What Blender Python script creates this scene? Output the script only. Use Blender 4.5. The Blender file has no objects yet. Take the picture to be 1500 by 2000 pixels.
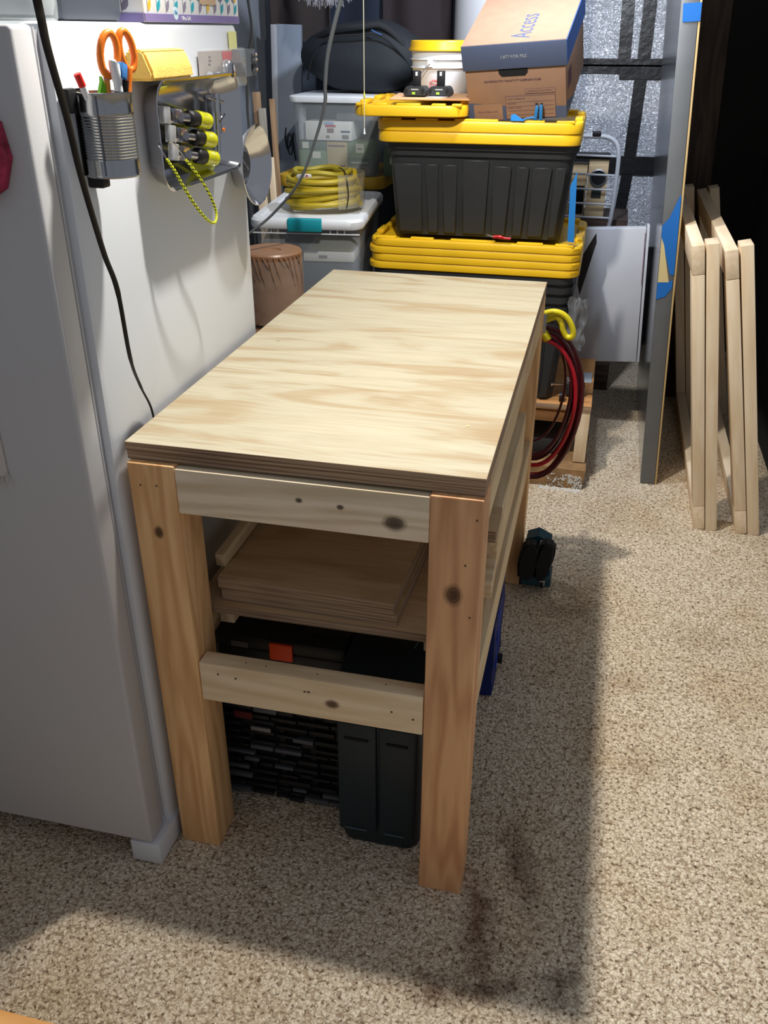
import bpy, bmesh, math, random
from math import pi, sin, cos, radians
from mathutils import Matrix, Vector, Euler
import mathutils.noise as mnoise
random.seed(7)
S = bpy.context.scene
COL = S.collection
# ------------------------------------------------------------------ camera
pitch, roll, yaw = 1.0741, 0.0020, 0.2320
cam = bpy.data.objects.new('camera', bpy.data.cameras.new('camera'))
COL.objects.link(cam)
cam.matrix_world = Matrix.Translation((0.7377, -1.2281, 1.5395)) @ Matrix.Rotation(yaw, 4, 'Z') @ Matrix.Rotation(pitch, 4, 'X') @ Matrix.Rotation(roll, 4, 'Z')
cam.data.sensor_fit = 'HORIZONTAL'
cam.data.sensor_width = 36
cam.data.lens = 36 * 1736.0 / 1500
cam.data.clip_start = 0.01
S.camera = cam
# ------------------------------------------------------------------ light
w = bpy.data.worlds.new('world'); S.world = w; w.use_nodes = True
w.node_tree.nodes['Background'].inputs[0].default_value = (0.62, 0.66, 0.74, 1)
w.node_tree.nodes['Background'].inputs[1].default_value = 0.34
def lamp(name, loc, power, color, size, rot=(0, 0, 0)):
    d = bpy.data.lights.new(name, 'AREA'); d.shape = 'DISK'; d.size = size; d.energy = power; d.color = color
    o = bpy.data.objects.new(name, d); COL.objects.link(o); o.location = loc; o.rotation_euler = rot
    return o
lamp('ceiling_lamp', (0.262, 0.29, 2.15), 28.0, (1.0, 0.955, 0.875), 0.07, (-0.75, radians(-34), 0))
lamp('ceiling_lamp', (0.262, 1.00, 2.15), 25.0, (1.0, 0.96, 0.89), 0.07, (0.45, radians(-38), 0))
lamp('ceiling_lamp', (0.50, 1.80, 2.15), 24.0, (0.78, 0.86, 1.0), 0.14, (1.15, 0, 0))
S.view_settings.view_transform = 'Standard'
S.view_settings.look = 'None'
S.view_settings.exposure = 0.18
S.view_settings.gamma = 1
S.view_settings.use_curve_mapping = False
# ------------------------------------------------------------------ helpers
def lin(c):
    if isinstance(c, str):
        c = tuple(int(c[i:i + 2], 16) / 255 for i in (0, 2, 4))
    return tuple(((x / 12.92) if x <= 0.04045 else ((x + 0.055) / 1.055) ** 2.4) for x in c) + (1,)
MATS = {}
def mat(name, col, rough=0.6, metal=0.0, bump=0.0, bscale=200, var=0.0, vscale=8, spec=0.5, trans=0.0, ior=1.45, coat=0.0):
    if name in MATS: return MATS[name]
    m = bpy.data.materials.new(name); m.use_nodes = True; MATS[name] = m
    nt = m.node_tree; b = nt.nodes['Principled BSDF']
    b.inputs['Base Color'].default_value = lin(col); b.inputs['Roughness'].default_value = rough
    b.inputs['Metallic'].default_value = metal; b.inputs['Specular IOR Level'].default_value = spec
    b.inputs['Transmission Weight'].default_value = trans; b.inputs['IOR'].default_value = ior
    b.inputs['Coat Weight'].default_value = coat
    tc = nt.nodes.new('ShaderNodeTexCoord')
    if var > 0:
        n = nt.nodes.new('ShaderNodeTexNoise'); n.inputs['Scale'].default_value = vscale; n.inputs['Detail'].default_value = 5
        nt.links.new(tc.outputs['Object'], n.inputs['Vector'])
        r = nt.nodes.new('ShaderNodeValToRGB'); c = lin(col)
        r.color_ramp.elements[0].position = 0.3; r.color_ramp.elements[1].position = 0.7
        r.color_ramp.elements[0].color = tuple(x * (1 - var) for x in c[:3]) + (1,)
        r.color_ramp.elements[1].color = tuple(min(1, x * (1 + var)) for x in c[:3]) + (1,)
        nt.links.new(n.outputs['Fac'], r.inputs['Fac']); nt.links.new(r.outputs['Color'], b.inputs['Base Color'])
    if bump > 0:
        n = nt.nodes.new('ShaderNodeTexNoise'); n.inputs['Scale'].default_value = bscale; n.inputs['Detail'].default_value = 3
        nt.links.new(tc.outputs['Object'], n.inputs['Vector'])
        bp = nt.nodes.new('ShaderNodeBump'); bp.inputs['Strength'].default_value = bump; bp.inputs['Distance'].default_value = 0.002
        nt.links.new(n.outputs['Fac'], bp.inputs['Height']); nt.links.new(bp.outputs['Normal'], b.inputs['Normal'])
    return m
def clear_mat(name, col, alpha, rough=0.15):
    if name in MATS: return MATS[name]
    m = bpy.data.materials.new(name); m.use_nodes = True; MATS[name] = m
    nt = m.node_tree; b = nt.nodes['Principled BSDF']
    b.inputs['Base Color'].default_value = lin(col); b.inputs['Roughness'].default_value = rough
    t = nt.nodes.new('ShaderNodeBsdfTransparent'); x = nt.nodes.new('ShaderNodeMixShader'); x.inputs[0].default_value = alpha
    nt.links.new(t.outputs[0], x.inputs[1]); nt.links.new(b.outputs[0], x.inputs[2])
    nt.links.new(x.outputs[0], nt.nodes['Material Output'].inputs['Surface'])
    return m
def pine(name, light, dark, knots=(), scale=1.0, knotcol='5a3d28', contrast=1.0):
    """softwood: growth rings stretched along local X; knots are (x, y, z, r) in local metres"""
    if name in MATS: return MATS[name]
    m = bpy.data.materials.new(name); m.use_nodes = True; MATS[name] = m
    nt = m.node_tree; N = nt.nodes; L = nt.links; b = N['Principled BSDF']; b.inputs['Roughness'].default_value = 0.55
    b.inputs['Specular IOR Level'].default_value = 0.25
    tc = N.new('ShaderNodeTexCoord'); oi = N.new('ShaderNodeObjectInfo')
    mp = N.new('ShaderNodeMapping'); mp.inputs['Scale'].default_value = (1.6 * scale, 16 * scale, 16 * scale)
    ad = N.new('ShaderNodeVectorMath'); ad.operation = 'ADD'
    mu = N.new('ShaderNodeMath'); mu.operation = 'MULTIPLY'; mu.inputs[1].default_value = 37.0
    L.new(oi.outputs['Random'], mu.inputs[0]); L.new(tc.outputs['Object'], mp.inputs['Vector'])
    L.new(mp.outputs['Vector'], ad.inputs[0]); L.new(mu.outputs[0], ad.inputs[1])
    n0 = N.new('ShaderNodeTexNoise'); n0.inputs['Scale'].default_value = 0.55; n0.inputs['Detail'].default_value = 2
    L.new(ad.outputs['Vector'], n0.inputs['Vector'])
    m1 = N.new('ShaderNodeMath'); m1.operation = 'MULTIPLY'; m1.inputs[1].default_value = 62.0; L.new(n0.outputs['Fac'], m1.inputs[0])
    sn = N.new('ShaderNodeMath'); sn.operation = 'SINE'; L.new(m1.outputs[0], sn.inputs[0])
    n1 = N.new('ShaderNodeTexNoise'); n1.inputs['Scale'].default_value = 3.0; n1.inputs['Detail'].default_value = 6; L.new(ad.outputs['Vector'], n1.inputs['Vector'])
    m2 = N.new('ShaderNodeMath'); m2.operation = 'MULTIPLY_ADD'; m2.inputs[1].default_value = 0.14 * contrast; L.new(sn.outputs[0], m2.inputs[0]); L.new(n1.outputs['Fac'], m2.inputs[2])
    r = N.new('ShaderNodeValToRGB'); r.color_ramp.elements[0].position = 0.28; r.color_ramp.elements[1].position = 0.68
    r.color_ramp.elements[0].color = lin(dark); r.color_ramp.elements[1].color = lin(light); L.new(m2.outputs[0], r.inputs['Fac'])
    last = r.outputs['Color']
    for (kx, ky, kz, kr) in knots:
        s = N.new('ShaderNodeVectorMath'); s.operation = 'SUBTRACT'; L.new(tc.outputs['Object'], s.inputs[0]); s.inputs[1].default_value = (kx, ky, kz)
        q = N.new('ShaderNodeVectorMath'); q.operation = 'MULTIPLY'; L.new(s.outputs[0], q.inputs[0]); q.inputs[1].default_value = (0.75, 1, 1)
        ln = N.new('ShaderNodeVectorMath'); ln.operation = 'LENGTH'; L.new(q.outputs[0], ln.inputs[0])
        wob = N.new('ShaderNodeMath'); wob.operation = 'MULTIPLY_ADD'; L.new(n1.outputs['Fac'], wob.inputs[0]); wob.inputs[1].default_value = kr * 0.6; L.new(ln.outputs['Value'], wob.inputs[2])
        mr = N.new('ShaderNodeMapRange'); mr.inputs['From Min'].default_value = kr * 0.9; mr.inputs['From Max'].default_value = kr * 1.5
        mr.inputs['To Min'].default_value = 0.9; mr.inputs['To Max'].default_value = 0.0; L.new(wob.outputs[0], mr.inputs['Value'])
        mx = N.new('ShaderNodeMixRGB'); L.new(mr.outputs[0], mx.inputs['Fac']); L.new(last, mx.inputs['Color1']); 
        rg = N.new('ShaderNodeMath'); rg.operation = 'MULTIPLY'; rg.inputs[1].default_value = 1500.0 * (0.012 / kr); L.new(wob.outputs[0], rg.inputs[0])
        rs = N.new('ShaderNodeMath'); rs.operation = 'SINE'; L.new(rg.outputs[0], rs.inputs[0])
        kc = N.new('ShaderNodeValToRGB'); kc.color_ramp.elements[0].position = 0.25; kc.color_ramp.elements[0].color = tuple(q * 0.45 for q in lin(knotcol)[:3]) + (1,)
        kc.color_ramp.elements[1].position = 0.95; kc.color_ramp.elements[1].color = tuple(min(1, q * 2.1) for q in lin(knotcol)[:3]) + (1,)
        kd = N.new('ShaderNodeMapRange'); kd.inputs['From Min'].default_value = kr * 0.3; kd.inputs['From Max'].default_value = kr * 1.5; L.new(wob.outputs[0], kd.inputs['Value'])
        ka = N.new('ShaderNodeMath'); ka.operation = 'MULTIPLY_ADD'; ka.inputs[1].default_value = 0.22; L.new(rs.outputs[0], ka.inputs[0]); L.new(kd.outputs[0], ka.inputs[2])
        L.new(ka.outputs[0], kc.inputs['Fac']); L.new(kc.outputs['Color'], mx.inputs['Color2'])
        last = mx.outputs['Color']
    L.new(last, b.inputs['Base Color'])
    bp = N.new('ShaderNodeBump'); bp.inputs['Strength'].default_value = 0.25; bp.inputs['Distance'].default_value = 0.001
    L.new(m2.outputs[0], bp.inputs['Height']); L.new(bp.outputs['Normal'], b.inputs['Normal'])
    return m

WM = {}
def I(): return Matrix.Identity(4)
def thing(name, label, cat, loc=(0, 0, 0), rotz=0.0, group=None, rot=None):
    o = bpy.data.objects.new(name, None); COL.objects.link(o); o.empty_display_size = 0.05
    M = Matrix.Translation(loc) @ (Euler(rot).to_matrix().to_4x4() if rot else Matrix.Rotation(rotz, 4, 'Z'))
    o.matrix_world = M; WM[o] = M
    o['label'] = label; o['category'] = cat
    if group: o['group'] = group
    return o
def tag(o, label, cat, group=None):
    o['label'] = label; o['category'] = cat
    if group: o['group'] = group
    return o
def add(name, mesh, m, parent=None, W=None, local=None, mod=None, smooth=True, label=None):
    """mesh is (verts, faces) in own frame; W = world matrix, local = matrix in parent's frame"""
    if isinstance(mesh, bpy.types.Mesh): me = mesh
    else:
        me = bpy.data.meshes.new(name); me.from_pydata([tuple(v) for v in mesh[0]], [], mesh[1])
        me.validate()
    if m is not None and not me.materials:
        for mm in (m if isinstance(m, (list, tuple)) else [m]): me.materials.append(mm)
    if not isinstance(mesh, bpy.types.Mesh) and len(mesh) > 2:
        for p, k in zip(me.polygons, mesh[2]): p.material_index = k
    o = bpy.data.objects.new(name, me); COL.objects.link(o)
    if parent is not None:
        PW = WM[parent]
        if W is None: W = PW @ (local if local is not None else I())
        o.parent = parent; o.matrix_basis = PW.inverted() @ W
    else:
        if W is None: W = local if local is not None else I()
        o.matrix_basis = W
    WM[o] = W
    if smooth:
        bm = bmesh.new(); bm.from_mesh(me); bmesh.ops.recalc_face_normals(bm, faces=bm.faces)
        for f in bm.faces: f.smooth = True
        for e in bm.edges:
            if len(e.link_faces) == 2:
                e.smooth = e.calc_face_angle(0) < radians(38)
            else: e.smooth = False
        bm.to_mesh(me); bm.free()
    if label: o['label'] = label
    return o
def T(x, y, z): return Matrix.Translation((x, y, z))
def Rz(a): return Matrix.Rotation(a, 4, 'Z')
def Rx(a): return Matrix.Rotation(a, 4, 'X')
def Ry(a): return Matrix.Rotation(a, 4, 'Y')
def bm2(bm):
    bm.verts.ensure_lookup_table(); v = [tuple(x.co) for x in bm.verts]
    for i, x in enumerate(bm.verts): x.index = i
    f = [tuple(x.index for x in fc.verts) for fc in bm.faces]; bm.free(); return v, f
def box_m(dx, dy, dz, bev=0.0, seg=2, c=(0, 0, 0)):
    bm = bmesh.new(); bmesh.ops.create_cube(bm, size=1)
    for v in bm.verts: v.co = Vector((v.co.x * dx + c[0], v.co.y * dy + c[1], v.co.z * dz + c[2]))
    if bev > 0: bmesh.ops.bevel(bm, geom=bm.edges[:], offset=bev, segments=seg, profile=0.5, affect='EDGES')
    return bm2(bm)
def join(*ms):
    V, F, K = [], [], []
    anyk = any(len(m) > 2 for m in ms)
    for m in ms:
        o = len(V); V += list(m[0]); F += [tuple(i + o for i in f) for f in m[1]]
        K += (m[2] if len(m) > 2 else [0] * len(m[1]))
    return (V, F, K) if anyk else (V, F)
def xf(m, M):
    return ([tuple(M @ Vector(v)) for v in m[0]],) + tuple(m[1:])
def wbox(name, x0, x1, y0, y1, z0, z1, m, parent=None, bev=0.0, **k):
    """axis aligned box in world coordinates, origin at its centre"""
    return add(name, box_m(x1 - x0, y1 - y0, z1 - z0, bev), m, parent, W=T((x0 + x1) / 2, (y0 + y1) / 2, (z0 + z1) / 2), **k)
def lbox(name, x0, x1, y0, y1, z0, z1, m, parent, bev=0.0, **k):
    return add(name, box_m(x1 - x0, y1 - y0, z1 - z0, bev), m, parent, local=T((x0 + x1) / 2, (y0 + y1) / 2, (z0 + z1) / 2), **k)
def beam(name, p0, p1, wd, th, m, parent=None, up=(0, 0, 1), bev=0.0025, **k):
    """lumber from p0 to p1 (world): local X along it, width along 'up' direction, thickness across"""
    p0 = Vector(p0); p1 = Vector(p1); X = (p1 - p0).normalized(); U = Vector(up); Y = U.cross(X).normalized(); Z = X.cross(Y)
    W = Matrix((X, Y, Z)).transposed().to_4x4(); W.translation = (p0 + p1) / 2
    return add(name, box_m((p1 - p0).length, th, wd, bev), m, parent, W=W, **k)
def tube_m(pts, r, seg=8, closed=False, caps=True, smooth=0, stripes=0, flat=None):
    P = [Vector(p) for p in pts]
    if smooth:
        Q = []; n = len(P); rng = range(n if closed else n - 1)
        for i in rng:
            if closed: a, b, c, d = P[(i - 1) % n], P[i], P[(i + 1) % n], P[(i + 2) % n]
            else: a, b, c, d = P[max(i - 1, 0)], P[i], P[i + 1], P[min(i + 2, n - 1)]
            for k in range(smooth):
                t = k / smooth
                Q.append(0.5 * ((2 * b) + (c - a) * t + (2 * a - 5 * b + 4 * c - d) * t * t + (3 * b - a - 3 * c + d) * t ** 3))
        if not closed: Q.append(P[-1])
        P = Q
    n = len(P); V = []; F = []; K = []
    rr = r if isinstance(r, (list, tuple)) else None
    N0 = None
    for i in range(n):
        if closed: t = (P[(i + 1) % n] - P[(i - 1) % n]).normalized()
        else: t = (P[min(i + 1, n - 1)] - P[max(i - 1, 0)]).normalized()
        if N0 is None:
            a = Vector((0, 0, 1)) if abs(t.z) < 0.9 else Vector((1, 0, 0)); N0 = a.cross(t).normalized()
            if flat is not None: N0 = (Vector(flat) - t * Vector(flat).dot(t)).normalized()
        else:
            N0 = (N0 - t * N0.dot(t)).normalized()
        B = t.cross(N0)
        ri = (rr[min(int(i * len(rr) / n), len(rr) - 1)]) if rr else r
        fl = 0.45 if flat is not None else 1.0
        for s in range(seg):
            an = 2 * pi * s / seg
            V.append(P[i] + N0 * (ri * cos(an)) + B * (ri * fl * sin(an)))
    m = n if closed else n - 1
    for i in range(m):
        j = (i + 1) % n
        for s in range(seg):
            s2 = (s + 1) % seg
            F.append((i * seg + s, i * seg + s2, j * seg + s2, j * seg + s))
            K.append(1 if (stripes and (i + (s // 2)) % stripes == 0) else 0)
    if caps and not closed:
        F.append(tuple(range(seg))[::-1]); F.append(tuple((n - 1) * seg + s for s in range(seg))); K += [0, 0]
    return (V, F, K) if stripes else (V, F)
def cyl_m(r1, r2, h, seg=32, z0=0.0, caps=True):
    V = []; F = []
    for s in range(seg):
        a = 2 * pi * s / seg; V.append((r1 * cos(a), r1 * sin(a), z0))
    for s in range(seg):
        a = 2 * pi * s / seg; V.append((r2 * cos(a), r2 * sin(a), z0 + h))
    for s in range(seg): t = (s + 1) % seg; F.append((s, t, seg + t, seg + s))
    if caps: F.append(tuple(range(seg))[::-1]); F.append(tuple(range(seg, 2 * seg)))
    return V, F
def lathe_m(prof, seg=40, closed=False):
    """prof: list of (r, z)"""
    V = []; F = []; n = len(prof)
    for (r, z) in prof:
        for s in range(seg):
            a = 2 * pi * s / seg; V.append((max(r, 1e-4) * cos(a), max(r, 1e-4) * sin(a), z))
    for i in range(n if closed else n - 1):
        j = (i + 1) % n
        for s in range(seg): t = (s + 1) % seg; F.append((i * seg + s, i * seg + t, j * seg + t, j * seg + s))
    return V, F
def rrect(w_, d_, r, seg=5):
    r = min(r, w_ / 2 - 1e-4, d_ / 2 - 1e-4); P = []
    for cx, cy, a0 in ((w_ / 2 - r, d_ / 2 - r, 0), (-w_ / 2 + r, d_ / 2 - r, pi / 2), (-w_ / 2 + r, -d_ / 2 + r, pi), (w_ / 2 - r, -d_ / 2 + r, 1.5 * pi)):
        for k in range(seg + 1):
            a = a0 + (pi / 2) * k / seg; P.append((cx + r * cos(a), cy + r * sin(a)))
    return P
def loft(rings, cap0=True, cap1=True, seg=5):
    """rings: (w, d, r, z)"""
    V = []; F = []; n = 4 * (seg + 1)
    for (w_, d_, r, z) in rings: V += [(x, y, z) for x, y in rrect(w_, d_, r, seg)]
    for i in range(len(rings) - 1):
        for s in range(n): t = (s + 1) % n; F.append((i * n + s, i * n + t, (i + 1) * n + t, (i + 1) * n + s))
    if cap0: F.append(tuple(range(n))[::-1])
    if cap1: F.append(tuple(range((len(rings) - 1) * n, len(rings) * n)))
    return V, F
def prism_m(poly, h, z0=0.0):
    n = len(poly); V = [(x, y, z0) for x, y in poly] + [(x, y, z0 + h) for x, y in poly]
    return V, [tuple(range(n))[::-1], tuple(range(n, 2 * n))] + [(i, (i + 1) % n, n + (i + 1) % n, n + i) for i in range(n)]
def text(name, s, size, m, parent, W, ext=0.0004, align='CENTER', sx=1.0):
    cu = bpy.data.curves.new(name, 'FONT'); cu.body = s; cu.size = size; cu.extrude = ext; cu.align_x = align; cu.align_y = 'CENTER'
    cu.resolution_u = 2
    o = bpy.data.objects.new(name, cu); COL.objects.link(o)
    dg = bpy.context.evaluated_depsgraph_get(); me = bpy.data.meshes.new_from_object(o.evaluated_get(dg))
    bpy.data.objects.remove(o); me.materials.clear()
    if sx != 1.0:
        for v in me.vertices: v.co.x *= sx
    return add(name, me, m, parent, W=W, smooth=False)
def frame(o, X, Y):
    X = Vector(X).normalized(); Y = Vector(Y).normalized(); Z = X.cross(Y)
    M = Matrix((X, Y, Z)).transposed().to_4x4(); M.translation = o; return M
def struct(name, mesh, m, **k):
    o = add(name, mesh, m, **k); o['kind'] = 'structure'; return o

# ------------------------------------------------------------------ materials
def carpet():
    m = bpy.data.materials.new('berber_carpet'); m.use_nodes = True; nt = m.node_tree; N = nt.nodes; L = nt.links; b = N['Principled BSDF']
    b.inputs['Roughness'].default_value = 0.95; b.inputs['Specular IOR Level'].default_value = 0.1
    tc = N.new('ShaderNodeTexCoord')
    wn = N.new('ShaderNodeTexNoise'); wn.inputs['Scale'].default_value = 90; wn.inputs['Detail'].default_value = 2; L.new(tc.outputs['Object'], wn.inputs['Vector'])
    wm = N.new('ShaderNodeMixRGB'); wm.blend_type = 'LINEAR_LIGHT'; wm.inputs['Fac'].default_value = 0.009; L.new(tc.outputs['Object'], wm.inputs['Color1']); L.new(wn.outputs['Color'], wm.inputs['Color2'])
    v = N.new('ShaderNodeTexVoronoi'); v.inputs['Scale'].default_value = 150; L.new(wm.outputs['Color'], v.inputs['Vector'])
    vr = N.new('ShaderNodeValToRGB'); e = vr.color_ramp.elements
    e[0].position = 0.30; e[0].color = (1, 1, 1, 1); e[1].position = 0.86; e[1].color = (0.50, 0.43, 0.37, 1); L.new(v.outputs['Distance'], vr.inputs['Fac'])
    # loop colours
    lc = N.new('ShaderNodeValToRGB'); e = lc.color_ramp.elements; e[0].position = 0.0; e[0].color = lin('c4b39c'); e[1].position = 1.0; e[1].color = lin('fff2da')
    c = e.new(0.13); c.color = lin('eedfc4'); sp = N.new('ShaderNodeSeparateColor'); L.new(v.outputs['Color'], sp.inputs[0]); L.new(sp.outputs[0], lc.inputs['Fac'])
    mul = N.new('ShaderNodeMixRGB'); mul.blend_type = 'MULTIPLY'; mul.inputs['Fac'].default_value = 1; L.new(lc.outputs['Color'], mul.inputs['Color1']); L.new(vr.outputs['Color'], mul.inputs['Color2'])
    # dark flecks
    fn = N.new('ShaderNodeTexNoise'); fn.inputs['Scale'].default_value = 120; fn.inputs['Detail'].default_value = 2; L.new(tc.outputs['Object'], fn.inputs['Vector'])
    fr = N.new('ShaderNodeValToRGB'); e = fr.color_ramp.elements; e[0].position = 0.33; e[0].color = (0.33, 0.28, 0.24, 1); e[1].position = 0.45; e[1].color = (1, 1, 1, 1); L.new(fn.outputs['Fac'], fr.inputs['Fac'])
    m2 = N.new('ShaderNodeMixRGB'); m2.blend_type = 'MULTIPLY'; m2.inputs['Fac'].default_value = 1; L.new(mul.outputs['Color'], m2.inputs['Color1']); L.new(fr.outputs['Color'], m2.inputs['Color2'])
    # worn soiling
    sn = N.new('ShaderNodeTexNoise'); sn.inputs['Scale'].default_value = 3.2; sn.inputs['Detail'].default_value = 4; L.new(tc.outputs['Object'], sn.inputs['Vector'])
    sr = N.new('ShaderNodeValToRGB'); e = sr.color_ramp.elements; e[0].position = 0.32; e[0].color = (0.88, 0.81, 0.73, 1); e[1].position = 0.55; e[1].color = (1, 1, 1, 1); L.new(sn.outputs['Fac'], sr.inputs['Fac'])
    m3 = N.new('ShaderNodeMixRGB'); m3.blend_type = 'MULTIPLY'; m3.inputs['Fac'].default_value = 1; L.new(m2.outputs['Color'], m3.inputs['Color1']); L.new(sr.outputs['Color'], m3.inputs['Color2'])
    last = m3.outputs['Color']
    for (x, y, rx, ry, rot, col, amt) in ((0.655, -0.07, 0.05, 0.20, 0.15, '6a3415', 0.75), (0.72, 0.10, 0.05, 0.16, 0.3, '5b3526', 0.6), (0.82, -0.16, 0.035, 0.05, -0.5, '4a2a18', 0.8),
                                       (0.60, -0.22, 0.06, 0.05, 0.0, '6b3f24', 0.65), (0.70, -0.20, 0.10, 0.03, 0.5, '553320', 0.6), (0.78, 1.05, 0.12, 0.10, 0.0, '8a6a4a', 0.3), (1.15, 1.0, 0.14, 0.10, 0.2, 'a5865e', 0.35),
                                       (0.95, 0.75, 0.12, 0.07, 0.4, 'a9855a', 0.35), (0.98, 0.45, 0.10, 0.07, 0.0, 'a58a60', 0.3)):
        mp = N.new('ShaderNodeMapping'); mp.vector_type = 'TEXTURE'; mp.inputs['Location'].default_value = (x, y, 0); mp.inputs['Rotation'].default_value = (0, 0, rot); mp.inputs['Scale'].default_value = (rx, ry, 1)
        L.new(tc.outputs['Object'], mp.inputs['Vector'])
        wn2 = N.new('ShaderNodeTexNoise'); wn2.inputs['Scale'].default_value = 26; wn2.inputs['Detail'].default_value = 5; L.new(tc.outputs['Object'], wn2.inputs['Vector'])
        ln = N.new('ShaderNodeVectorMath'); ln.operation = 'LENGTH'; L.new(mp.outputs['Vector'], ln.inputs[0])
        a = N.new('ShaderNodeMath'); a.operation = 'MULTIPLY_ADD'; L.new(wn2.outputs['Fac'], a.inputs[0]); a.inputs[1].default_value = 1.5; L.new(ln.outputs['Value'], a.inputs[2])
        mr = N.new('ShaderNodeMapRange'); mr.inputs['From Min'].default_value = 0.85; mr.inputs['From Max'].default_value = 1.75; mr.inputs['To Min'].default_value = amt; mr.inputs['To Max'].default_value = 0
        L.new(a.outputs[0], mr.inputs['Value'])
        mx = N.new('ShaderNodeMixRGB'); mx.blend_type = 'MULTIPLY'; L.new(mr.outputs[0], mx.inputs['Fac']); L.new(last, mx.inputs['Color1']); mx.inputs['Color2'].default_value = lin(col); last = mx.outputs['Color']
    L.new(last, b.inputs['Base Color'])
    bp = N.new('ShaderNodeBump'); bp.inputs['Strength'].default_value = 0.9; bp.inputs['Distance'].default_value = 0.004; bp.invert = True
    L.new(v.outputs['Distance'], bp.inputs['Height']); L.new(bp.outputs['Normal'], b.inputs['Normal'])
    return m
def plywood_face(name, base, tan, dark, flecks=True):
    m = bpy.data.materials.new(name); m.use_nodes = True; nt = m.node_tree; N = nt.nodes; L = nt.links; b = N['Principled BSDF']
    b.inputs['Roughness'].default_value = 0.5; b.inputs['Specular IOR Level'].default_value = 0.2
    tc = N.new('ShaderNodeTexCoord')
    mp = N.new('ShaderNodeMapping'); mp.inputs['Scale'].default_value = (1.1, 4.6, 4.6); L.new(tc.outputs['Object'], mp.inputs['Vector'])
    n = N.new('ShaderNodeTexNoise'); n.inputs['Scale'].default_value = 1.5; n.inputs['Detail'].default_value = 4; n.inputs['Distortion'].default_value = 1.9; L.new(mp.outputs['Vector'], n.inputs['Vector'])
    r = N.new('ShaderNodeValToRGB'); e = r.color_ramp.elements; e[0].position = 0.36; e[0].color = tuple(min(1, q * 1.08) for q in lin(base)); e[1].position = 0.74; e[1].color = lin(tan)
    c = e.new(0.50); c.color = lin(base); c = e.new(0.57); c.color = tuple((a_ + b_) / 2 for a_, b_ in zip(lin(base), lin(tan))); L.new(n.outputs['Fac'], r.inputs['Fac'])
    mp2 = N.new('ShaderNodeMapping'); mp2.inputs['Scale'].default_value = (5, 90, 90); L.new(tc.outputs['Object'], mp2.inputs['Vector'])
    n2 = N.new('ShaderNodeTexNoise'); n2.inputs['Scale'].default_value = 1.4; n2.inputs['Detail'].default_value = 5; L.new(mp2.outputs['Vector'], n2.inputs['Vector'])
    r2 = N.new('ShaderNodeValToRGB'); e = r2.color_ramp.elements; e[0].position = 0.3; e[0].color = (0.86, 0.82, 0.76, 1); e[1].position = 0.55; e[1].color = (1, 1, 1, 1); L.new(n2.outputs['Fac'], r2.inputs['Fac'])
    mx = N.new('ShaderNodeMixRGB'); mx.blend_type = 'MULTIPLY'; mx.inputs['Fac'].default_value = 0.8; L.new(r.outputs['Color'], mx.inputs['Color1']); L.new(r2.outputs['Color'], mx.inputs['Color2'])
    last = mx.outputs['Color']
    if flecks:
        mp3 = N.new('ShaderNodeMapping'); mp3.inputs['Scale'].default_value = (9, 26, 26); L.new(tc.outputs['Object'], mp3.inputs['Vector'])
        v = N.new('ShaderNodeTexVoronoi'); v.inputs['Scale'].default_value = 1.0; L.new(mp3.outputs['Vector'], v.inputs['Vector'])
        r3 = N.new('ShaderNodeValToRGB'); e = r3.color_ramp.elements; e[0].position = 0.035; e[0].color = (1, 1, 1, 1); e[1].position = 0.055; e[1].color = (0, 0, 0, 1); L.new(v.outputs['Distance'], r3.inputs['Fac'])
        sp = N.new('ShaderNodeSeparateColor'); L.new(v.outputs['Color'], sp.inputs[0])
        gt = N.new('ShaderNodeMath'); gt.operation = 'GREATER_THAN'; gt.inputs[1].default_value = 0.8; L.new(sp.outputs[0], gt.inputs[0])
        mm = N.new('ShaderNodeMath'); mm.operation = 'MULTIPLY'; L.new(gt.outputs[0], mm.inputs[0]); L.new(r3.outputs['Color'], mm.inputs[1])
        m4 = N.new('ShaderNodeMixRGB'); L.new(mm.outputs[0], m4.inputs['Fac']); L.new(last, m4.inputs['Color1']); m4.inputs['Color2'].default_value = lin(dark); last = m4.outputs['Color']
    L.new(last, b.inputs['Base Color'])
    return m
def ply_edge():
    m = bpy.data.materials.new('plywood_edge'); m.use_nodes = True; nt = m.node_tree; N = nt.nodes; L = nt.links; b = N['Principled BSDF']; b.inputs['Roughness'].default_value = 0.8
    tc = N.new('ShaderNodeTexCoord'); mp = N.new('ShaderNodeMapping'); mp.inputs['Scale'].default_value = (3, 3, 300); L.new(tc.outputs['Object'], mp.inputs['Vector'])
    n = N.new('ShaderNodeTexNoise'); n.inputs['Scale'].default_value = 1.2; n.inputs['Detail'].default_value = 4; L.new(mp.outputs['Vector'], n.inputs['Vector'])
    r = N.new('ShaderNodeValToRGB'); e = r.color_ramp.elements; e[0].position = 0.34; e[0].color = lin('6f5644'); e[1].position = 0.62; e[1].color = lin('b79c7c'); L.new(n.outputs['Fac'], r.inputs['Fac']); L.new(r.outputs['Color'], b.inputs['Base Color'])
    return m
M_CARPET = carpet()
M_PLYTOP = plywood_face('plywood_face', 'b4ac95', 'a38b6a', '5f4f34')
M_PLYDULL = plywood_face('plywood_face_dull', 'd2b48c', 'bc9a70', '6b5a38', False)
M_PLYEDGE = ply_edge()
M_PINE = pine('pine', 'e6cfa6', 'd0b288')
M_PINELEG = pine('fir_leg', 'f2c48c', 'd6a36d', knots=[(0.32, 0.0, -0.043, 0.009)])
M_PINELEG2 = pine('fir_leg_right', 'ecb784', 'cf966a', knots=[(0.27, 0, -0.045, 0.016)])
M_FRAMEWOOD = pine('stud_wood', 'ecd9bc', 'dec5a2', contrast=0.5)
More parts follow.
